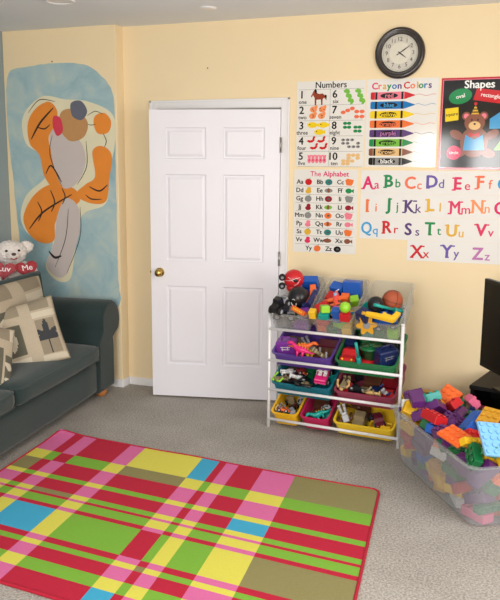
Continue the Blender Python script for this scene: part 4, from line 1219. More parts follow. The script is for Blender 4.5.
def case(t, col, mark='white', w=.12, d=.05, h=.09):
    b = NB(); box(b, (w, d, h), (0, 0, 0), bev=.012, seg=3); obj('shell', b, pl(col), t)
    b = NB(); tube(b, [(-w * .22, 0, h / 2 - .003), (-w * .20, 0, h / 2 + .018), (w * .20, 0, h / 2 + .018), (w * .22, 0, h / 2 - .003)], .005, seg=10); obj('handle', b, pl(col), t)
    b = NB()
    box(b, (w * .5, .0016, .004), (0, -d / 2 - .0004, .018)); box(b, (w * .42, .0016, .004), (0, -d / 2 - .0004, .004)); box(b, (.004, .0016, .026), (-w * .16, -d / 2 - .0004, .008)); box(b, (.004, .0016, .022), (w * .12, -d / 2 - .0004, .012))
    obj('emblem', b, pl(mark), t)
def box_toy(t, col, w, d, h, band=None, mark=None):
    b = NB(); box(b, (w, d, h), (0, 0, 0), bev=.004, seg=2); obj('carton', b, pl(col), t)
    if band:
        b = NB(); box(b, (w * .5, .0016, h * .62), (w * .1, -d / 2 - .0003, 0)); box(b, (w * .5, d * .8, .0016), (w * .1, 0, h / 2 + .0003)); obj('printed_band', b, pl(band), t)
    if mark:
        b = NB()
        for k in range(5): box(b, (w * .10, .0016, h * .34), ((k - 2) * w * .15, -d / 2 - .001, 0), (0, R(8), 0)); box(b, (w * .10, d * .4, .0016), ((k - 2) * w * .15, 0, h / 2 + .0006))
        obj('bold_lettering', b, pl(mark), t)
def helmet(t, col, ring_='white', r=.065):
    b = NB(); lathe(b, [(r * 1.06, -.012), (r * 1.05, 0), (r, r * .35), (r * .8, r * .72), (r * .45, r * .95), (0, r * 1.02), (0, r * .98), (r * .42, r * .9), (r * .96, 0), (r * 1.0, -.012), (r * 1.06, -.012)], seg=30)
    box(b, (r * 1.1, .05, .008), (0, -r * 1.1, .0), (R(-8), 0, 0), bev=.003); obj('shell', b, pl(col), t)
    b = NB(); P = [(.016 * math.cos(2 * PI * k / 24), -r * .82, r * .55 + .018 * math.sin(2 * PI * k / 24)) for k in range(24)]
    P = [(x, y + (z - r * .55) * .9, z) for x, y, z in P]
    tube(b, P, .0028, closed=True, seg=8); obj('ring_emblem', b, pl(ring_), t)
def red_rider(t):
    """round red toy with a black eye panel and two black round wheels on its side"""
    b = NB(); ell(b, (.062, .058, .060), uv=(28, 18)); ell(b, (.036, .040, .030), (-.020, -.012, -.045), sub=3); obj('body', b, pl('red'), t)
    b = NB(); ell(b, (.016, .010, .011), (.010, -.054, .008), (0, R(25), 0), sub=2); obj('eye_panel', b, pl('black'), t)
    b = NB()
    for pts in (((-.05, -.036, .014), (-.02, -.054, .014), (.012, -.0585, .022), (.040, -.044, .018)), ((-.030, -.042, .036), (-.008, -.056, .010), (.004, -.055, -.020)), ((.040, -.043, .010), (.020, -.055, -.012), (-.006, -.054, -.024))):
        tube(b, pts, .0016, seg=6)
    obj('line_marking', b, pl('white'), t)
    for x, z in ((-.066, .034), (-.078, -.020)):
        b = NB(); cyl(b, .021, .020, rot=(R(90), 0, 0), seg=22, bev=.004); o = obj('wheel', b, M_tyre, t, loc=(x, -.020, z))
        b = NB(); cyl(b, .009, .022, rot=(R(90), 0, 0), seg=14); obj('hub', b, pl('grey'), o)
        b = NB(); tube(b, [(x, -.020, z), (x * .55, -.018, z * .6)], .007, seg=10); obj('axle_arm', b, pl('black'), t)
def figure(t, col, col2):
    """small pink play figure: round head, rounded body, stub arms"""
    b = NB(); lathe(b, [(0, -.03), (.020, -.03), (.022, -.01), (.016, .008), (.010, .014), (0, .014)], seg=18)
    for s in (-1, 1): tube(b, [(s * .014, 0, .004), (s * .028, -.004, -.006)], [.007, .006], seg=8); ell(b, .007, (s * .029, -.004, -.007), sub=2)
    obj('body', b, pl(col), t)
    b = NB(); ell(b, (.016, .015, .016), (0, 0, .028), sub=3); obj('head', b, pl(col2), t)
def plate(nx, ny, col, u=.031): return brick(nx, ny, col, u, .014)

KIND = {
 'car': ('toy_car', 'toy car', car), 'truck': ('toy_truck', 'toy truck', truck), 'jeep': ('toy_jeep', 'toy jeep', jeep), 'tank': ('toy_tank', 'toy tank', tank),
 'robot': ('toy_robot', 'toy figure', robot), 'dino': ('toy_dinosaur', 'toy dinosaur', dino), 'plane': ('toy_plane', 'toy plane', plane), 'ball': ('toy_ball', 'ball', ball),
 'flower': ('gear_flower', 'toy gear', gear_flower), 'wand': ('toy_wand', 'toy stick', wand), 'blaster': ('toy_blaster', 'toy blaster', blaster), 'crate': ('toy_crate', 'toy crate', crate),
 'tub': ('toy_bowl', 'toy bowl', tub), 'case': ('toy_case', 'toy case', case), 'box': ('toy_box', 'toy box', box_toy), 'helmet': ('toy_helmet', 'toy helmet', helmet),
 'rider': ('toy_rider', 'toy', red_rider), 'figure': ('play_figure', 'toy figure', figure)}
# bin index, kind, args, label, start (x, y, z) and rotation in degrees in the bin's own frame
SPEC = []
def S(bi, kind, args, label, at=None, rot=(0, 0, 0)): SPEC.append((bi, kind, args, label, at, rot))
B0 = 'in the clear bin at top left'; B1 = 'in the clear middle bin'; B2 = 'in the clear bin under the basketball'
BR = 'brick'
# 0 clear left
S(0, 'box', ('grey', .07, .05, .05), 'grey toy box at the bottom of the top left clear bin', (-.06, .06, .03)); S(0, 'box', ('violet', .09, .05, .04), 'violet toy box seen through the front of the top left clear bin', (.04, .06, .03))
S(0, 'car', ('silver', .12, .055, .036, .016), 'silver toy car low ' + B0, (0, .15, .03)); S(0, 'box', ('navy', .10, .06, .05), 'navy toy box low ' + B0, (-.05, .24, .03)); S(0, 'tub', ('grey', .04, .05), 'grey toy bowl low ' + B0, (.06, .24, .03))
S(0, 'box', ('blue', .12, .10, .05), 'blue toy box at the back ' + B0, (.05, .32, .05)); S(0, 'truck', ('black', 'grey', .13, .07, .026), 'black toy truck with silver hubs ' + B0, (-.06, .10, .10), (0, 0, 60))
S(0, 'box', ('navy', .10, .03, .13, 'orange'), 'dark blue toy box with orange band ' + B0, (.07, .20, .13), (-25, 0, 0)); S(0, 'box', ('blue', .10, .03, .12, 'navy'), 'blue toy box leaning at the back of the top left clear bin', (.05, .30, .17), (-20, 0, 0))
S(0, 'helmet', ('black', 'white', .062), 'black toy helmet with a white ring emblem ' + B0, (-.02, .18, .20), (20, 10, 0)); S(0, 'box', ('orange', .11, .03, .035, None, 'yellow'), 'small orange toy box with yellow lettering ' + B0, (.06, .05, .17), (20, 0, -25))
S(0, 'truck', ('black', 'silver', .12, .065, .025), 'black toy truck with grey bed at the left edge of top left bin', (-.08, .06, .20), (20, 0, 80)); S(0, 'rider', (), 'round red toy with two black wheels on top of the clear bin', (-.045, .27, .33), (-30, 0, 10))
# 1 clear middle
for k, (c, x, y) in enumerate((('orange', -.08, .05), ('green', -.02, .05), ('yellow', .05, .05), ('red', .09, .06), ('purple', -.06, .12), ('lime', .04, .12))): S(1, 'box', (c, .055, .05, .045), c + ' toy block seen through the front of the clear middle bin', (x, y, .03), (0, 0, 15 * k))
S(1, 'tub', ('pink', .045, .05), 'pink toy bowl low ' + B1, (-.04, .22, .03)); S(1, 'box', ('yellow', .09, .06, .05), 'yellow toy box low ' + B1, (.06, .22, .04)); S(1, 'box', ('teal', .10, .08, .06), 'teal toy box low ' + B1, (0, .32, .04))
S(1, 'box', ('blue', .11, .05, .10), 'big blue toy box standing at the back ' + B1, (.045, .33, .14), (-25, 0, 0)); S(1, 'box', ('red', .07, .05, .045), 'red toy box at the front ' + B1, (.02, .07, .14)); S(1, 'ball', ('lime', .032), 'lime green ball ' + B1, (.085, .09, .14))
S(1, 'box', ('teal', .035, .03, .06), 'small teal toy block at the front ' + B1, (-.03, .06, .15)); S(1, 'box', ('yellow', .05, .04, .04), 'small yellow toy block at the left ' + B1, (-.09, .08, .15)); S(1, 'box', ('blue', .05, .04, .09), 'blue toy block standing ' + B1, (.0, .20, .15))
S(1, 'box', ('lime', .05, .05, .04), 'lime green toy block ' + B1, (-.05, .20, .15)); S(1, 'box', ('red', .08, .06, .04), 'red toy box at the left ' + B1, (-.07, .25, .15)); S(1, 'plane', ('coral', 'orange'), 'coral and orange toy plane on top ' + B1, (-.015, .12, .23), (0, 0, 15)); S(1, 'wand', ('cyan', .20), 'light blue toy stick across the clear middle bin', (.03, .27, .27), (0, 0, 175))
# 2 clear right
for k, (c, x, y) in enumerate((('teal', -.02, .05), ('green', .03, .05), ('lime', .085, .05), ('blue', -.08, .06), ('navy', .0, .13), ('green', .08, .13))): S(2, 'box', (c, .055, .05, .045 + .004 * k), c + ' toy block low at the front of the top right clear bin', (x, y, .03))
S(2, 'truck', ('blue', 'blue', .12, .065, .018), 'blue toy truck ' + B2, (.06, .12, .12), (0, 0, 20)); S(2, 'box', ('navy', .07, .06, .05), 'navy toy box ' + B2, (-.05, .13, .10)); S(2, 'tub', ('teal', .05, .06), 'teal toy bowl low ' + B2, (-.05, .25, .04)); S(2, 'box', ('blue', .10, .08, .05), 'blue toy box low ' + B2, (.05, .24, .04)); S(2, 'box', ('grey', .12, .07, .06), 'grey toy box low ' + B2, (.0, .33, .05))
S(2, 'blaster', ('yellow', 'gold'), 'yellow toy blaster ' + B2, (.06, .16, .20), (90, 0, 10)); S(2, 'wand', ('teal', .22), 'teal green toy stick ' + B2, (-.03, .18, .22), (0, 0, 30)); S(2, 'ball', ('black', .043), 'shiny black ball beside the basketball', (-.065, .27, .20)); S(2, 'ball', ('rubber', .054), 'small orange basketball at the top right of the rack', (.062, .31, .22), (20, 30, 0))
S(2, 'flower', ('gold', 'grey'), 'yellow flower shaped gear at the front of the clear right bin', (-.055, .055, .22), (60, 0, 10))
# 3 purple
bn = 'in the purple bin'
S(3, 'case', ('violet', 'white', .115, .07, .10), 'violet toy case with white emblem ' + bn, (-.125, .10, .14), (8, 0, 8)); S(3, 'box', ('brown', .12, .10, .05), 'dark brown toy box ' + bn, (.12, .12, .04)); S(3, 'box', ('maroon', .12, .07, .05), 'maroon toy box at the back ' + bn, (.11, .23, .05)); S(3, 'box', ('brown', .10, .09, .05), 'brown toy box at the back left ' + bn, (-.10, .23, .05))
S(3, 'crate', ('yellow', .09, .06, .025), 'yellow toy crate ' + bn, (.0, .07, .04)); S(3, 'tub', ('grey', .04, .04), 'grey toy bowl ' + bn, (.0, .19, .05)); S(3, 'dino', ('magenta', .9), 'magenta toy dinosaur ' + bn, (.01, .10, .12), (0, 20, 10)); S(3, 'dino', ('orange', .9), 'orange toy dinosaur ' + bn, (-.04, .14, .12), (0, 0, 190)); S(3, 'robot', ('khaki', 'grey'), 'khaki toy robot ' + bn, (.06, .13, .12), (60, 0, 30)); S(3, 'robot', ('grey', 'brown'), 'grey toy robot at the back ' + bn, (-.02, .24, .12), (70, 0, 80))
# 4 green
bn = 'in the green bin'
S(4, 'car', ('red', .15, .085, .060, .020, 'darkred'), 'big rounded red toy car ' + bn, (-.10, .13, .12), (0, 0, 82)); S(4, 'tub', ('red', .045, .045), 'red toy bowl ' + bn, (.0, .08, .04), (150, 0, 0)); S(4, 'tub', ('green', .055, .06, None, 'green'), 'green toy bowl with a lid ' + bn, (.045, .17, .05)); S(4, 'case', ('navy', 'grey', .11, .07, .10), 'navy blue toy case ' + bn, (.13, .12, .13), (12, 0, -12))
S(4, 'box', ('green', .10, .08, .06), 'dark green toy box at the back ' + bn, (-.02, .24, .05)); S(4, 'box', ('black', .10, .08, .06), 'black toy box at the back ' + bn, (.12, .24, .05)); S(4, 'box', ('navy', .10, .07, .05), 'navy toy box behind the red car ' + bn, (-.13, .25, .05)); S(4, 'wand', ('teal', .14), 'teal toy stick ' + bn, (.05, .14, .16), (0, 0, 160))
# 5 teal
bn = 'in the teal bin'
S(5, 'jeep', ('magenta', 'white'), 'pink toy jeep with white seats ' + bn, (.10, .10, .13), (0, 0, 95)); S(5, 'box', ('brown', .10, .08, .04), 'brown toy box ' + bn, (-.10, .20, .04)); S(5, 'car', ('black', .11, .05, .034), 'black toy car ' + bn, (-.13, .08, .04), (0, 0, 30)); S(5, 'tank', ('khaki',), 'khaki toy tank ' + bn, (-.03, .09, .04), (0, 0, 70)); S(5, 'truck', ('green', 'black'), 'green toy truck ' + bn, (.06, .21, .04), (0, 0, 10)); S(5, 'tub', ('teal', .04, .04), 'teal toy bowl ' + bn, (.15, .21, .04))
S(5, 'robot', ('white', 'black'), 'white and black toy robot ' + bn, (-.03, .12, .12), (50, 0, 20)); S(5, 'robot', ('white', 'grey', .9), 'white and grey toy robot ' + bn, (-.01, .19, .12), (60, 0, 100)); S(5, 'robot', ('khaki', 'lime', .9), 'khaki toy robot ' + bn, (-.10, .12, .12), (70, 0, -30)); S(5, 'wand', ('black', .10), 'short black toy stick ' + bn, (-.07, .15, .16)); S(5, 'car', ('darkred', .09, .045, .03), 'dark red toy car ' + bn, (-.09, .2, .12), (0, 0, 150))
# 6 maroon
bn = 'in the maroon bin'
S(6, 'truck', ('red', 'black', .12, .065, .022), 'red and black toy truck ' + bn, (-.13, .10, .04), (0, 0, 85)); S(6, 'tank', ('khaki',), 'khaki toy tank ' + bn, (-.05, .10, .04), (0, 0, 80)); S(6, 'truck', ('navy', 'black', .11, .06, .02), 'navy toy truck ' + bn, (.04, .09, .04), (0, 0, 95)); S(6, 'car', ('red', .13, .065, .036, .018), 'red toy racing car ' + bn, (.13, .10, .04), (0, 0, 80)); S(6, 'box', ('brown', .10, .07, .05), 'brown toy box at the back ' + bn, (.0, .23, .04)); S(6, 'box', ('black', .10, .07, .05), 'black toy box at the back ' + bn, (-.13, .23, .04)); S(6, 'box', ('darkred', .10, .07, .05), 'dark red toy box at the back ' + bn, (.13, .23, .04))
S(6, 'robot', ('khaki', 'tan'), 'khaki and tan toy robot ' + bn, (-.06, .17, .12), (60, 0, 60)); S(6, 'robot', ('tan', 'khaki', .9), 'tan toy robot ' + bn, (-.02, .12, .13), (70, 0, -60)); S(6, 'robot', ('grey', 'navy', .9), 'grey and navy toy robot ' + bn, (.08, .17, .12), (70, 0, 20)); S(6, 'car', ('black', .10, .05, .03), 'black toy car ' + bn, (.03, .18, .13), (0, 0, 20))
# 7 yellow small
bn = 'in the small yellow bin'
S(7, 'car', ('navy', .10, .045, .03), 'navy toy car ' + bn, (-.04, .07, .03), (0, 0, 70)); S(7, 'car', ('brown', .10, .05, .03), 'brown toy car ' + bn, (.03, .07, .03), (0, 0, 100)); S(7, 'truck', ('khaki', 'brown', .10, .05, .018), 'khaki toy truck ' + bn, (-.02, .19, .03), (0, 0, 20)); S(7, 'car', ('silver', .10, .05, .03), 'silver toy car ' + bn, (.02, .24, .08)); S(7, 'car', ('grey', .09, .045, .028, .016), 'grey toy car with big wheels ' + bn, (.03, .13, .09), (0, 0, 70)); S(7, 'robot', ('grey', 'tan', .9), 'grey toy robot ' + bn, (-.02, .14, .14), (70, 0, 40)); S(7, 'car', ('orange', .08, .04, .026), 'orange toy car ' + bn, (-.01, .08, .12), (0, 0, 30))
# 8 crimson
bn = 'in the crimson bin'
S(8, 'car', ('blue', .09, .042, .028), 'blue toy car ' + bn, (-.05, .07, .03), (0, 0, 80)); S(8, 'car', ('white', .09, .042, .028), 'white toy car ' + bn, (.01, .06, .03), (0, 0, 20)); S(8, 'box', ('brown', .10, .08, .05), 'brown toy box at the back ' + bn, (-.02, .22, .03)); S(8, 'car', ('teal', .11, .05, .034), 'teal toy car ' + bn, (.04, .15, .08), (0, 0, 100)); S(8, 'dino', ('teal', .9), 'teal toy dinosaur ' + bn, (.03, .09, .13), (0, 0, 60)); S(8, 'car', ('brown', .09, .045, .03), 'brown toy car ' + bn, (-.04, .15, .10), (0, 0, 50)); S(8, 'car', ('silver', .08, .04, .026), 'silver toy car ' + bn, (.02, .22, .12), (0, 0, 170))
# 9 yellow wide
bn = 'in the wide yellow bin'
S(9, 'truck', ('khaki', 'brown', .14, .075, .024), 'khaki and brown toy truck ' + bn, (-.12, .10, .04), (0, 0, 60)); S(9, 'crate', ('yellow', .11, .075, .03), 'yellow toy crate ' + bn, (.08, .07, .03)); S(9, 'tank', ('brown',), 'brown toy tank ' + bn, (-.11, .21, .04), (0, 0, 20)); S(9, 'car', ('maroon', .10, .05, .03), 'maroon toy car ' + bn, (-.02, .20, .04), (0, 0, 60)); S(9, 'robot', ('silver', 'brown'), 'silver and brown toy robot ' + bn, (-.12, .15, .14), (70, 0, 50)); S(9, 'box', ('yellow', .05, .03, .03), 'small yellow toy block ' + bn, (.15, .05, .03))

# bricks of the tote: (nx, ny, colour, plate?)
TSC = [1.05, 1.05, 1.15, 1.1, 1.15, 1.08, 1.08, 1.0, 1.0, 1.2]
BC = ['purple'] * 12 + ['green'] * 8 + ['red'] * 8 + ['yellow'] * 6 + ['blue'] * 3 + ['orange'] * 3 + ['pink'] * 2 + ['navy'] * 2 + ['white'] * 1 + ['maroon'] * 2
rb_ = random.Random(11); TB = []
for k in range(205): TB.append((*rb_.choice(((2, 2), (2, 2), (3, 2), (2, 4), (4, 2), (1, 4))), rb_.choice(BC), 0))
TOPB = [(4, 2, 'blue', 2, 'large flat topped blue building brick lying on the heap in the tote', .45, .16, .42, (0, 0, 62)),
        (5, 5, 'skyblue', 1, 'big square pale blue building plate tilted on the brick heap', .77, .20, .44, (38, 0, 100)),
        (5, 1, 'yellow', 0, 'long narrow yellow building brick on top of the heap', .73, .07, .40, (0, -8, 120)),
        (4, 3, 'orange', 1, 'bright orange building plate on the heap near the tote side', .58, .06, .40, (25, 0, 20)),
        (4, 2, 'red', 0, 'long red building brick on the heap beside the long tote wall', .41, .04, .40, (0, 0, 50)),
        (3, 3, 'gold', 1, 'square golden yellow building plate on the heap behind the blue brick', .57, .33, .44, (30, 0, 80)),
        (3, 2, 'purple', 0, 'purple building brick at the far left tip of the tote', .03, .04, .38, (0, 0, 80)),
        (3, 3, 'orange', 1, 'square orange building plate at the far end of the heap', .08, .24, .40, (35, 0, 60)),
        (2, 2, 'red', 0, 'small square red building brick at the far end of the heap', .18, .26, .41, (0, 0, 30)),
        (4, 2, 'teal', 0, 'sea green building brick near the far end of the heap', .13, .10, .40, (0, 0, 70)),
        (3, 2, 'purple', 0, 'purple building brick next to the sea green one on the heap', .22, .04, .39, (0, 0, 20)),
        (2, 1, 'pink', 0, 'tiny pink building brick on the heap', .58, .16, .42, (0, 0, 20)),
        (4, 4, 'green', 1, 'large dark green building plate lying at the back of the heap', .28, .30, .42, (0, 0, 40)),
        (4, 2, 'purple', 0, 'long purple building brick in the middle of the heap', .33, .14, .41, (0, 0, 15)),
        (3, 2, 'purple', 0, 'purple building brick in front of the flat blue one', .55, .12, .42, (0, 0, 80)),
        (2, 2, 'green', 0, 'green building brick at the near rim of the heap', .82, .10, .41, (0, 0, 30))]
US = .036
def make_brick(nx, ny, c, pf):
    key = (nx, ny, c, pf)
    if key in _BK:
        o = _BK[key].copy(); C.objects.link(o); return o
    o = brick(nx, ny, c, US, .044 if pf == 0 else .014) if pf != 2 else None
    if pf == 2:
        b = NB(); box(b, (nx * US, ny * US, .05), (0, 0, 0), bev=.004); box(b, (nx * US * .9, ny * US * .86, .003), (0, 0, .026), bev=.001); o = obj('building_brick', b, pl(c))
    _BK[key] = o; return o
_BK = {}

TOYPOS = [((1.4069,-0.5272,0.6884),(0.524,0.0,-0.095)), ((1.5252,-0.5332,0.6853),(0.523,-0.035,-0.034)), ((1.4735,-0.4657,0.6971),(0.523,-0.012,-0.073)), ((1.4203,-0.4157,0.7532),(0.471,-0.238,0.338)), ((1.5406,-0.3881,0.7454),(0.514,-0.107,0.092)), ((1.524,-0.3486,0.8278),(2.081,-0.125,0.125)), ((1.4201,-0.5227,0.7286),(0.518,0.003,0.066)), ((1.5511,-0.4621,0.8233),(-0.828,-0.738,-0.648)), ((1.4725,-0.45,0.8334),(2.667,-0.628,-0.509)), ((1.512,-0.5933,0.8035),(-0.181,0.216,-1.064)), ((0,0,-9),(0,0,0)), ((1.4011,-0.6593,0.8549),(-0.314,0.256,0.821)), ((1.4049,-0.4887,0.8606),(0.076,2.952,0.002)), ((1.6657,-0.5423,0.6908),(0.527,0.016,-0.128)), ((1.7361,-0.5571,0.6861),(0.523,0.0,-0.094)), ((1.823,-0.5636,0.687),(0.524,-0.043,-0.028)), ((1.8304,-0.6636,0.7855),(1.047,-0.0,3.047)), ((1.7282,-0.5362,0.7429),(-0.069,0.138,1.011)), ((1.7764,-0.5821,0.7308),(0.185,-0.503,1.122)), ((1.7482,-0.5319,0.7679),(-0.134,-0.076,-0.612)), ((1.8234,-0.5198,0.7396),(1.693,-1.047,-1.665)), ((1.7066,-0.4472,0.7568),(0.485,-0.206,0.274)), ((0,0,-9),(0,0,0)), ((1.6803,-0.5897,0.7377),(1.004,0.358,2.8)), ((1.8327,-0.6868,0.8436),(0.586,-0.661,-0.077)), ((1.6981,-0.6545,0.7745),(1.571,1.045,1.476)), ((1.6283,-0.6473,0.7839),(1.571,-1.047,-1.665)), ((1.7758,-0.634,0.7854),(0.571,-0.003,-0.096)), ((1.7036,-0.6538,0.8199),(-0.027,0.018,-2.662)), ((1.6683,-0.5787,0.8093),(-2.331,-0.492,-0.083)), ((0,0,-9),(0,0,0)), ((1.7604,-0.589,0.7874),(1.583,-0.007,-2.768)), ((1.96,-0.5753,0.6913),(0.518,0.051,-0.238)), ((2.0284,-0.584,0.6924),(0.522,0.029,-0.178)), ((2.1065,-0.5892,0.6964),(0.523,0.01,-0.155)), ((1.9596,-0.6116,0.7407),(0.523,-0.021,-0.112)), ((1.9875,-0.5222,0.7331),(0.462,-0.256,0.376)), ((2.115,-0.5403,0.7324),(0.523,0.052,-0.185)), ((2.0783,-0.5995,0.739),(0.605,-0.227,-0.216)), ((1.9416,-0.6553,0.7992),(0.478,0.223,-0.499)), ((1.9694,-0.5276,0.7743),(0.164,0.47,-1.207)), ((2.0815,-0.4861,0.7716),(-1.188,-0.366,0.632)), ((2.0225,-0.4003,0.8044),(0.517,-0.089,0.061)), ((2.0658,-0.6869,0.8139),(2.115,0.176,0.04)), ((2.08,-0.6352,0.8466),(-0.781,0.272,1.007)), ((2.0006,-0.6188,0.8616),(-0.024,0.757,-0.564)), ((2.0817,-0.5259,0.8758),(0.152,0.246,0.611)), ((0,0,-9),(0,0,0)), ((1.428,-0.5028,0.4829),(0.473,0.024,-0.143)), ((1.6636,-0.4688,0.4807),(0.471,-0.0,-0.094)), ((1.6666,-0.3785,0.5267),(0.471,0.012,-0.117)), ((1.4394,-0.3719,0.5191),(0.47,0.038,-0.169)), ((1.5551,-0.5121,0.4623),(0.57,-0.519,-0.428)), ((1.5498,-0.407,0.4757),(0.461,-0.104,0.111)), ((1.5388,-0.5822,0.5045),(0.21,-0.0,-0.094)), ((1.5321,-0.5276,0.5122),(-0.282,-0.22,-2.823)), ((1.6737,-0.5628,0.5099),(-2.111,0.173,-0.767)), ((1.5606,-0.463,0.5292),(2.324,-0.309,0.584)), ((1.8418,-0.5105,0.4669),(0.007,-0.0,1.463)), ((1.95,-0.5351,0.5043),(-2.981,-0.031,0.041)), ((1.9638,-0.507,0.5114),(0.075,0.138,-1.221)), ((2.0637,-0.5634,0.5404),(0.348,-0.162,0.677)), ((1.9119,-0.3931,0.5647),(-1.036,-2.042,1.476)), ((2.0749,-0.4505,0.5434),(0.346,-1.1,-1.665)), ((1.8244,-0.4081,0.5622),(1.562,-0.788,-1.671)), ((1.9109,-0.661,0.5693),(-2.174,1.052,1.476)), ((1.6411,-0.5379,0.2891),(0.636,0.179,2.089)), ((1.4414,-0.3753,0.3188),(0.471,-0.005,-0.085)), ((1.4103,-0.4814,0.2602),(0.323,0.127,0.81)), ((1.5548,-0.5096,0.2631),(0.005,0.199,1.466)), ((1.5765,-0.3861,0.2956),(0.454,0.131,-0.356)), ((1.7017,-0.4261,0.3055),(-0.257,-0.146,0.371)), ((1.5138,-0.4591,0.3198),(1.864,0.538,2.055)), ((1.4317,-0.4203,0.3484),(1.627,-0.34,2.279)), ((1.3757,-0.5406,0.3242),(-1.526,-0.358,2.419)), ((1.5604,-0.5972,0.3157),(-0.943,-3.053,-0.123)), ((1.5019,-0.4506,0.3387),(0.316,0.04,2.458)), ((1.8328,-0.4885,0.2552),(-0.003,-0.484,1.472)), ((1.9212,-0.4934,0.2553),(0.0,-0.471,1.476)), ((2.0039,-0.5206,0.2516),(0.0,-0.387,1.477)), ((2.0873,-0.5327,0.2647),(-0.024,-0.126,1.466)), ((1.9698,-0.4209,0.3272),(0.471,0.023,-0.14)), ((1.8553,-0.3684,0.3786),(1.061,1.1,1.476)), ((2.0818,-0.433,0.3264),(0.471,-0.014,-0.067)), ((1.81,-0.5686,0.3333),(1.155,3.125,-0.139)), ((1.979,-0.6211,0.3237),(-1.529,0.529,1.49)), ((2.0604,-0.5936,0.3315),(-1.929,0.794,-0.036)), ((1.9,-0.5986,0.2984),(0.995,-0.077,-3.003)), ((1.4072,-0.4656,0.0491),(-0.048,-0.469,1.583)), ((1.4805,-0.4725,0.0491),(0.052,-0.468,1.364)), ((1.4294,-0.3755,0.0959),(0.324,0.348,-0.887)), ((1.5118,-0.3777,0.1434),(0.843,-0.917,-0.822)), ((1.4682,-0.4982,0.0839),(-0.311,-0.359,2.219)), ((1.3809,-0.5129,0.1008),(1.095,-2.423,0.285)), ((1.4271,-0.5599,0.109),(-0.375,-0.012,-0.125)), ((1.5941,-0.4768,0.0524),(0.041,-0.47,1.386)), ((1.6702,-0.5137,0.064),(1.197,-3.142,-0.094)), ((1.6327,-0.3765,0.1332),(0.465,-0.081,0.066)), ((1.69,-0.4498,0.0707),(-0.055,-0.468,1.597)), ((1.676,-0.5545,0.0984),(-0.524,-0.573,0.528)), ((1.605,-0.5062,0.0839),(0.325,-0.348,0.697)), ((1.6855,-0.4456,0.1228),(0.092,0.032,-2.953)), ((1.9168,-0.4848,0.0639),(0.032,-0.47,1.406)), ((2.0431,-0.5304,0.0529),(0.471,0.0,-0.095)), ((1.8872,-0.3709,0.1792),(2.419,0.066,-0.197)), ((2.0259,-0.5166,0.1078),(-0.249,-0.4,2.055)), ((1.8328,-0.5741,0.1278),(2.823,-0.357,0.328)), ((2.0819,-0.5951,0.0917),(-1.037,-0.013,-0.063))]
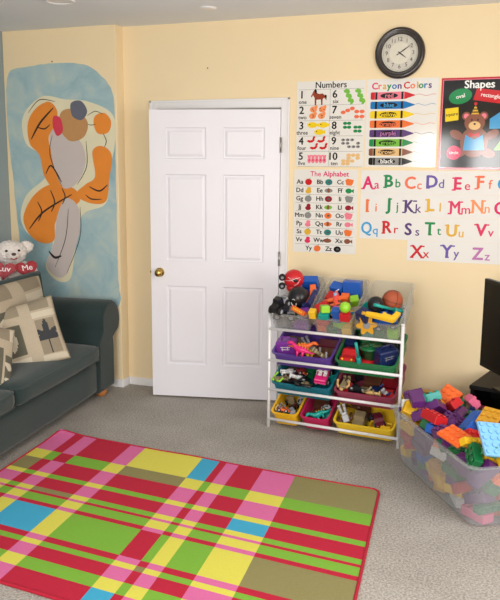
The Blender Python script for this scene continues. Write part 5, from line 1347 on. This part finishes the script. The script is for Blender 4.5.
BRICKPOS = [((2.3589,-0.8479,0.029),(0.0,-0.0,-2.035)), ((2.4899,-0.791,0.073),(2.401,0.024,1.494)), ((2.5251,-0.6835,0.0679),(0.0,0.677,-1.096)), ((2.3916,-0.9814,0.029),(0.0,0.0,2.739)), ((2.4794,-0.914,0.029),(-0.0,-0.0,-1.654)), ((2.6092,-0.882,0.029),(-0.0,0.0,0.012)), ((2.4843,-1.1574,0.029),(-0.0,-0.0,-2.065)), ((2.5947,-1.0617,0.029),(0.0,-0.0,-2.042)), ((2.6997,-1.0208,0.029),(0.0,-0.0,2.947)), ((2.5775,-1.2752,0.0288),(0.012,0.008,-1.262)), ((2.6638,-1.2661,0.029),(0.0,-0.0,-0.02)), ((2.7632,-1.162,0.029),(-0.0,-0.0,2.538)), ((2.6688,-1.424,0.029),(0.0,0.0,0.859)), ((2.7614,-1.352,0.029),(-0.0,0.0,2.011)), ((2.918,-1.2989,0.0631),(-1.571,0.924,-1.106)), ((2.2901,-0.8283,0.0846),(-0.02,0.147,-2.504)), ((2.3923,-0.7782,0.0634),(0.033,-0.553,-0.932)), ((2.5928,-0.7687,0.0565),(-1.041,-0.32,-0.936)), ((2.3679,-1.0082,0.0824),(-0.099,-0.128,1.829)), ((2.3614,-0.9302,0.0802),(0.947,0.126,-3.046)), ((2.6882,-0.907,0.0425),(-0.185,-1.572,0.747)), ((2.4686,-1.0795,0.0466),(0.0,-1.306,-2.064)), ((2.5754,-1.0971,0.0802),(0.31,-0.189,0.061)), ((2.7642,-1.0318,0.0683),(0.31,0.309,0.617)), ((2.5644,-1.2945,0.0825),(0.019,-0.005,-0.576)), ((2.6653,-1.2855,0.083),(-0.0,0.002,0.038)), ((2.7218,-1.209,0.0575),(-0.687,-0.547,1.952)), ((2.7163,-1.4538,0.0785),(0.167,-1.57,2.181)), ((2.8452,-1.3703,0.0471),(0.0,0.841,-1.008)), ((2.7992,-1.2722,0.0425),(2.662,1.571,-0.237)), ((2.2733,-0.8491,0.1352),(-0.113,-0.097,1.636)), ((2.3649,-0.7438,0.0997),(-0.094,0.548,2.095)), ((2.5799,-0.752,0.1389),(-0.764,-0.17,1.673)), ((2.3709,-1.0425,0.1322),(0.133,0.091,-0.996)), ((2.4928,-0.8729,0.091),(0.0,3.142,-1.346)), ((2.5599,-0.8306,0.0562),(0.613,0.5,-2.324)), ((2.4449,-1.1311,0.0928),(-0.16,0.214,-2.713)), ((2.5798,-1.1635,0.0425),(1.309,-1.571,0.584)), ((2.7794,-1.0353,0.1276),(-0.141,-0.151,-2.577)), ((2.5516,-1.3015,0.1362),(-0.018,0.008,2.744)), ((2.6598,-1.2833,0.137),(0.001,-0.002,2.854)), ((2.8334,-1.1203,0.0338),(0.057,-0.056,-2.531)), ((2.6746,-1.4276,0.11),(0.421,-0.013,-2.337)), ((2.8444,-1.3786,0.112),(-0.136,-0.016,-2.695)), ((2.85,-1.2376,0.0649),(0.678,-0.819,2.551)), ((2.2705,-0.8965,0.1845),(-0.146,-0.031,2.137)), ((2.4339,-0.7022,0.0583),(0.132,2.376,0.696)), ((2.4872,-0.7526,0.1291),(-0.738,0.181,1.469)), ((2.3571,-1.0349,0.1871),(-0.092,0.133,-2.579)), ((2.5491,-0.9586,0.0513),(-0.857,0.131,-1.259)), ((2.6401,-0.8969,0.0942),(1.318,1.317,0.563)), ((2.4949,-1.2248,0.0895),(0.774,1.374,-0.174)), ((2.6352,-1.1377,0.1043),(-0.43,0.744,-0.82)), ((2.7814,-1.0416,0.1821),(0.11,-0.175,2.386)), ((2.5499,-1.3306,0.1898),(-0.019,-0.003,2.186)), ((2.6632,-1.2898,0.191),(-0.001,-0.002,-2.286)), ((2.7448,-1.302,0.0748),(0.274,-0.745,-0.15)), ((2.5883,-1.3864,0.1277),(0.155,-0.488,-1.082)), ((2.8446,-1.3516,0.1707),(0.242,-0.007,-2.578)), ((2.8999,-1.2423,0.1044),(0.696,-0.328,2.086)), ((2.2714,-0.9044,0.2385),(0.023,-0.142,0.622)), ((2.3514,-0.7722,0.1751),(-0.34,-1.929,1.814)), ((2.4397,-0.7325,0.155),(0.753,-0.064,-1.799)), ((2.4312,-0.9896,0.1345),(-0.31,3.082,0.389)), ((2.6363,-1.0004,0.0593),(-2.036,0.517,-2.012)), ((2.6959,-0.9501,0.1176),(-0.107,-0.415,2.074)), ((2.4717,-1.2068,0.149),(-0.139,0.037,2.128)), ((2.7145,-1.0985,0.1084),(-0.248,-0.847,-2.946)), ((2.7807,-1.0264,0.2394),(-0.045,-0.105,-2.237)), ((2.5626,-1.3312,0.244),(0.019,0.003,-0.974)), ((2.6674,-1.2758,0.2449),(-0.0,0.002,0.019)), ((2.7785,-1.2501,0.1238),(0.814,0.317,2.059)), ((2.6558,-1.3978,0.1742),(-0.213,0.55,-0.486)), ((2.815,-1.411,0.1785),(-1.494,-0.114,1.539)), ((2.9274,-1.2703,0.1597),(0.097,-0.317,2.035)), ((2.2931,-0.8276,0.2215),(-1.385,0.816,-0.812)), ((2.3562,-0.7947,0.2301),(-0.104,-0.348,2.107)), ((2.5266,-0.6574,0.1803),(0.406,-0.627,2.285)), ((2.3676,-1.0923,0.2476),(-0.606,-1.41,-1.968)), ((2.5782,-0.8397,0.1489),(1.224,-2.675,0.104)), ((2.7058,-0.9957,0.1563),(-0.378,0.222,-2.451)), ((2.4841,-1.1945,0.2096),(-0.018,-0.287,-2.395)), ((2.6775,-1.1744,0.1305),(0.791,-0.294,1.644)), ((2.7641,-1.0212,0.2951),(0.037,-0.108,-2.974)), ((2.5819,-1.3336,0.2985),(0.002,0.014,-2.177)), ((2.6745,-1.3011,0.2995),(-0.122,0.041,-2.781)), ((2.8064,-1.122,0.0829),(0.676,-0.21,-0.769)), ((2.707,-1.4435,0.2037),(-0.488,0.321,-1.105)), ((2.7539,-1.4019,0.1723),(1.261,0.0,-2.648)), ((2.9376,-1.27,0.2154),(0.317,0.061,0.507)), ((2.2796,-0.7637,0.2904),(-0.203,-0.412,0.642)), ((2.3906,-0.7178,0.2067),(1.515,-0.956,2.188)), ((2.6097,-0.7819,0.1922),(0.601,-0.004,1.425)), ((2.512,-0.9825,0.1217),(0.897,-0.467,1.846)), ((2.5858,-0.9064,0.123),(-0.112,0.266,2.997)), ((2.6994,-0.9727,0.2246),(0.35,0.577,-3.138)), ((2.4678,-1.1632,0.2638),(0.196,-0.211,3.074)), ((2.658,-1.0977,0.174),(-0.529,0.587,1.472)), ((2.756,-0.9971,0.3491),(-0.019,-0.109,-2.409)), ((2.5431,-1.2912,0.3317),(0.46,-0.851,-1.179)), ((2.7264,-1.3219,0.3071),(1.522,-0.56,1.957)), ((2.8003,-1.1718,0.1454),(0.408,0.678,-2.279)), ((2.7282,-1.4381,0.2492),(-0.639,0.995,3.07)), ((2.7969,-1.3644,0.2399),(0.993,0.202,2.932)), ((2.9166,-1.3321,0.2522),(-0.699,-0.548,1.705)), ((2.2286,-0.7968,0.2766),(0.362,-1.849,0.237)), ((2.4286,-0.7744,0.2372),(-0.526,-1.363,2.603)), ((2.5546,-0.752,0.2117),(-0.457,0.889,2.435)), ((2.3688,-0.8714,0.1237),(-0.884,2.82,-0.053)), ((2.5867,-0.9772,0.1318),(0.836,0.865,-0.879)), ((2.7288,-0.9258,0.2737),(-0.43,0.008,-1.009)), ((2.4381,-1.1352,0.3216),(0.145,0.245,1.241)), ((2.5104,-1.1107,0.127),(-0.115,-2.316,0.494)), ((2.8059,-1.0575,0.3484),(0.843,-0.224,0.782)), ((2.6304,-1.35,0.341),(0.858,0.353,0.664)), ((2.794,-1.2782,0.3043),(-1.252,0.552,-1.484)), ((2.7288,-1.1886,0.1679),(0.027,0.832,-3.08)), ((2.6853,-1.5012,0.2606),(-2.232,2.292,-0.134)), ((2.8142,-1.3129,0.2606),(-0.772,-0.67,-0.606)), ((2.9381,-1.2625,0.2926),(-0.295,-1.014,-1.11)), ((2.2495,-0.86,0.3228),(-0.153,-0.741,1.783)), ((2.3646,-0.7069,0.2958),(0.125,-0.438,-2.633)), ((2.4993,-0.7335,0.2235),(0.799,-0.625,-1.196)), ((0.0,0.0,-9.0),(0.0,-0.0,0.0)), ((2.6539,-0.8572,0.2378),(-1.177,-2.845,-0.216)), ((2.7224,-0.8753,0.3187),(0.011,-1.14,0.55)), ((2.5185,-1.1282,0.3209),(1.096,-0.541,1.741)), ((2.6058,-1.1493,0.2023),(0.562,-0.393,0.141)), ((0.0,0.0,-9.0),(0.0,-0.0,0.0)), ((0.0,0.0,-9.0),(0.0,-0.0,0.0)), ((2.6497,-1.2107,0.239),(-1.839,2.414,-0.161)), ((2.7554,-1.2028,0.2007),(0.737,0.057,1.57)), ((2.6038,-1.4384,0.2664),(0.07,1.349,1.185)), ((2.8527,-1.2642,0.2228),(1.652,-0.162,2.459)), ((2.9053,-1.2022,0.2927),(1.209,-0.25,-2.596)), ((2.2655,-0.9312,0.3485),(0.978,0.469,0.265)), ((2.3421,-0.8259,0.3065),(0.089,0.783,-1.11)), ((2.5767,-0.7497,0.2759),(-0.611,0.324,-1.851)), ((2.4461,-1.018,0.215),(0.439,-0.763,2.563)), ((2.5555,-1.0054,0.1799),(0.702,0.671,-1.064)), ((2.622,-0.9662,0.2197),(1.037,-0.342,-1.733)), ((2.5567,-1.105,0.2772),(-0.7,2.993,-0.437)), ((2.5502,-1.1933,0.2442),(0.494,1.073,-2.434)), ((0.0,0.0,-9.0),(0.0,-0.0,0.0)), ((0.0,0.0,-9.0),(0.0,-0.0,0.0)), ((2.7911,-1.2323,0.3089),(-0.941,0.47,0.408)), ((2.8094,-1.1351,0.1983),(-0.215,-0.873,-2.0)), ((2.715,-1.4245,0.3078),(-0.473,0.342,-1.063)), ((2.8058,-1.399,0.3248),(2.552,0.385,-1.179)), ((2.95,-1.2979,0.3396),(-0.055,-0.555,2.137)), ((0.0,0.0,-9.0),(0.0,-0.0,0.0)), ((2.47,-0.8859,0.1683),(0.696,-0.694,-0.354)), ((2.4699,-0.7049,0.276),(0.544,0.52,-2.419)), ((2.3993,-0.9849,0.2412),(-0.646,0.524,1.578)), ((2.5159,-1.0559,0.1878),(-0.07,0.905,-2.088)), ((2.6158,-0.905,0.2746),(-0.579,-0.764,0.322)), ((2.5205,-1.2419,0.3099),(0.662,1.109,-0.221)), ((2.5898,-1.0884,0.2145),(-0.987,-0.511,0.095)), ((0.0,0.0,-9.0),(0.0,-0.0,0.0)), ((0.0,0.0,-9.0),(0.0,-0.0,0.0)), ((2.7492,-1.2073,0.3553),(-0.139,-0.852,-0.888)), ((2.8708,-1.1696,0.1274),(-1.708,0.057,-1.016)), ((2.7568,-1.4356,0.3427),(0.81,-0.854,-0.316)), ((2.8383,-1.3894,0.3587),(0.453,0.542,0.637)), ((0.0,0.0,-9.0),(0.0,-0.0,0.0)), ((0.0,0.0,-9.0),(0.0,-0.0,0.0)), ((2.4624,-0.8566,0.2326),(-0.649,0.359,1.28)), ((2.4655,-0.6759,0.3355),(0.1,0.565,1.51)), ((2.3685,-0.9634,0.2805),(0.138,-0.789,-0.759)), ((2.4872,-1.0451,0.2744),(-0.736,0.631,-3.022)), ((2.5563,-0.8663,0.2713),(0.334,0.877,3.13)), ((2.4682,-1.2679,0.3562),(0.308,-0.193,-1.008)), ((2.6385,-1.0602,0.2817),(-0.89,0.249,-2.523)), ((0.0,0.0,-9.0),(0.0,-0.0,0.0)), ((2.7099,-1.2567,0.3538),(1.501,0.395,-0.989)), ((0.0,0.0,-9.0),(0.0,-0.0,0.0)), ((2.8388,-1.1473,0.3374),(0.121,0.708,2.228)), ((2.6425,-1.5005,0.3393),(-1.237,-0.573,1.82)), ((2.8974,-1.3625,0.355),(0.181,1.555,0.565)), ((0.0,0.0,-9.0),(0.0,-0.0,0.0)), ((0.0,0.0,-9.0),(0.0,-0.0,0.0)), ((2.4367,-0.8657,0.2924),(-0.561,0.154,1.329)), ((0.0,0.0,-9.0),(0.0,-0.0,0.0)), ((2.3354,-0.9942,0.3423),(-0.525,0.156,1.334)), ((2.524,-1.017,0.252),(0.093,-2.216,-2.121)), ((2.5176,-0.8482,0.3148),(-0.883,0.012,1.417)), ((0.0,0.0,-9.0),(0.0,-0.0,0.0)), ((2.7019,-1.127,0.2574),(0.225,0.894,-0.863)), ((0.0,0.0,-9.0),(0.0,-0.0,0.0)), ((0.0,0.0,-9.0),(0.0,-0.0,0.0)), ((2.6589,-1.0985,0.3376),(0.857,0.572,-2.202)), ((2.8319,-1.0838,0.2638),(1.748,-0.123,-2.577)), ((0.0,0.0,-9.0),(0.0,-0.0,0.0)), ((0.0,0.0,-9.0),(0.0,-0.0,0.0)), ((2.8701,-1.1744,0.2266),(1.256,-0.247,1.698)), ((2.3407,-0.8894,0.3233),(-0.786,0.059,-2.747)), ((2.415,-0.7678,0.3233),(-1.669,-0.85,0.129)), ((2.5763,-0.6484,0.3419),(-0.044,0.814,0.562)), ((0.0,0.0,-9.0),(0.0,-0.0,0.0)), ((2.4009,-0.9191,0.1834),(-0.669,0.043,1.536)), ((2.405,-0.8332,0.3448),(2.853,0.992,-0.48)), ((2.3821,-1.0512,0.3052),(0.401,0.323,1.338)), ((2.7039,-1.1571,0.3139),(0.594,0.52,-0.25)), ((2.6435,-0.7674,0.3117),(-2.005,-0.851,-0.673)), ((2.6109,-1.147,0.2865),(1.726,0.284,-1.964))]
TOPPOS = [((2.6074,-1.1331,0.376),(-0.354,-0.556,0.993)), ((2.826,-1.2574,0.4115),(0.113,0.14,1.93)), ((2.6468,-1.4038,0.3719),(0.891,0.219,0.781)), ((2.6589,-1.2078,0.378),(-0.89,-0.254,0.879)), ((2.4184,-1.1375,0.3831),(-0.294,-0.016,-0.927)), ((2.8072,-1.0827,0.3938),(0.175,-0.203,0.651)), ((2.2666,-0.7501,0.3671),(-0.662,0.165,-2.579)), ((2.4525,-0.6979,0.3813),(0.711,0.372,-0.429)), ((2.4881,-0.7989,0.3603),(-0.592,-0.38,0.898)), ((2.3539,-0.854,0.3987),(-0.302,-0.323,0.197)), ((2.4089,-0.9435,0.3771),(-0.691,0.476,1.154)), ((2.742,-1.1558,0.3763),(0.767,-0.061,0.447)), ((2.6463,-0.8802,0.3546),(0.168,-0.197,-1.297)), ((2.5181,-0.9655,0.3184),(0.256,0.277,-0.163)), ((2.3037,-0.9565,0.4196),(-0.076,-2.824,-1.175)), ((2.7146,-1.5063,0.3799),(-0.213,-0.133,-1.71))]
FIGPOS = [((2.6615,-0.9736,0.2862),(-0.717,-0.71,-0.11)), ((2.6908,-1.0652,0.397),(0.112,0.827,-2.242))]

def make_toy(kind, args, label, loc, rot, bi):
    nm, cat_, fn = KIND[kind]
    t = thing(nm, label, cat_, loc, rot)
    t['group'] = 'toys in the ' + ['top left clear', 'top middle clear', 'top right clear', 'purple', 'green', 'teal', 'maroon', 'small yellow', 'crimson', 'wide yellow'][bi] + ' bin'
    fn(t, *args); t.scale = (TSC[bi],) * 3; return t
TM_INV = TM.inverted()
SHN = {(2, 2): 'square', (1, 4): 'narrow', (2, 4): 'long', (4, 2): 'long', (3, 2): 'medium'}
def lab_brick(nx, ny, c):
    return c.replace('skyblue', 'pale blue') + ' ' + SHN[(nx, ny)] + ' building brick in the clear tote of bricks'
# toys that lie on top of the others, given in the frame of their own bin
def in_bin(bi, l, rot):
    M_ = BIN_M[bi][0] @ Matrix.Translation(l) @ Euler([R(a) for a in rot]).to_matrix().to_4x4()
    return tuple(M_.translation), tuple(M_.to_euler())
SET = {'round red toy': ((-.050, .285, .185), (-15, 0, 25)), 'black toy helmet': ((.015, .17, .135), (30, 0, -8)), 'black toy truck with grey bed': ((-.070, .055, .118), (0, 0, 78)),
       'small orange toy box with yellow': ((.062, .045, .128), (35, 0, -28)), 'big blue toy box': ((.045, .305, .125), (-20, 0, 0)), 'coral and orange toy plane': ((-.012, .150, .165), (10, 0, -75)),
       'yellow flower shaped gear': ((-.062, -.012, .120), (72, 0, 12)), 'violet toy case': ((-.130, .085, .080), (-12, 0, 8)), 'pink toy jeep': ((.110, .100, .085), (8, 0, 95))}
for c_, x_, y_, z_, s_ in (('red', -.065, .225, .105, (.07, .06, .05)), ('blue', -.055, .310, .110, (.08, .06, .07)), ('orange', .015, .235, .100, (.05, .05, .05)), ('lime', .080, .215, .105, (.05, .05, .05)), ('yellow', -.005, .080, .120, (.045, .04, .035))):
    SPEC.append((1, 'box', (c_, *s_), c_ + ' toy block in the upper layer of the clear middle bin', None, None)); TOYPOS.append(in_bin(1, (x_, y_, z_), (10, 0, 25 * x_ * 10)))
for c_, x_, y_, z_, s_ in (('navy', .075, .150, .105, (.055, .09, .06)), ('orange', .090, .235, .130, (.035, .10, .04)), ('blue', .040, .325, .125, (.10, .05, .09)), ('grey', -.085, .165, .095, (.05, .06, .05)), ('violet', .085, .075, .090, (.05, .05, .05))):
    SPEC.append((0, 'box', (c_, *s_), c_ + ' toy block in the upper layer of the top left clear bin', None, None)); TOYPOS.append(in_bin(0, (x_, y_, z_), (8, 0, 20 * x_ * 10)))
for c_, x_, y_, z_, s_ in (('navy', -.020, .200, .085, (.06, .06, .05)), ('blue', -.030, .090, .100, (.055, .05, .045)), ('grey', .060, .215, .085, (.06, .06, .05))):
    SPEC.append((2, 'box', (c_, *s_), c_ + ' toy block in the upper layer of the top right clear bin', None, None)); TOYPOS.append(in_bin(2, (x_, y_, z_), (8, 0, 20 * x_ * 10)))
seen_ = set()
for k, (bi, kind, args, label, at, rot) in enumerate(SPEC):
    l, r_ = TOYPOS[k]
    if label in seen_: label = 'second ' + label + ', further in'
    seen_.add(label)
    for key_, (l2, r2) in SET.items():
        if label.startswith(key_): l, r_ = in_bin(bi, l2, r2)
    if l[2] > -1: make_toy(kind, args, label, l, r_, bi)
for k, (nx, ny, c, pf) in enumerate(TB):
    l, r_ = BRICKPOS[k]
    if l[2] < 0.01: continue
    if c in ('purple', 'green') and l[2] < .27 and k % 5 < 2: c = ('yellow', 'white', 'gold', 'yellow', 'blue')[k % 4]
    o = make_brick(nx, ny, c, pf); place(o, l, r_); q = TM_INV @ Vector(l)
    zone = ('bottom' if q.z < .11 else 'lower' if q.z < .20 else 'upper' if q.z < .29 else 'top') + ' layer, ' + ('far' if q.x < TL_ * .25 else 'middle far' if q.x < TL_ * .5 else 'middle near' if q.x < TL_ * .75 else 'near') + ' end, ' + ('carpet side' if q.y < TW * .35 else 'inside' if q.y < TW * .65 else 'television side')
    lb = c + ' ' + SHN[(nx, ny)] + ' building brick in clear tote, ' + zone; tag(o, lb, 'building brick', 'building bricks of the tote: ' + c + ' ' + SHN[(nx, ny)] + ', ' + zone)
TSET = {('skyblue', 1, 5): ((2.746, -1.479, 0.425), (R(38), R(8), R(28))), ('gold', 1, 3): ((2.692, -1.168, 0.430), (R(35), 0, R(-28))), ('orange', 1, 4): ((2.545, -1.385, 0.385), (R(14), R(10), R(-40)))}
for k, (nx, ny, c, pf, lb, x, y, z_, rt_) in enumerate(TOPB):
    l, r_ = TOPPOS[k]
    if (c, pf, nx) in TSET: l, r_ = TSET[(c, pf, nx)]
    o = make_brick(nx, ny, c, pf); place(o, l, r_); tag(o, lb, 'building brick', 'bricks on top of the heap')
for k, (l, r_) in enumerate(FIGPOS):
    t = thing('play_figure', ['pink play figure standing on the brick heap behind the blue brick', 'second pink play figure lying lower on the heap'][k], 'toy figure', l, r_, 'pink play figures'); figure(t, 'pink', 'pink')
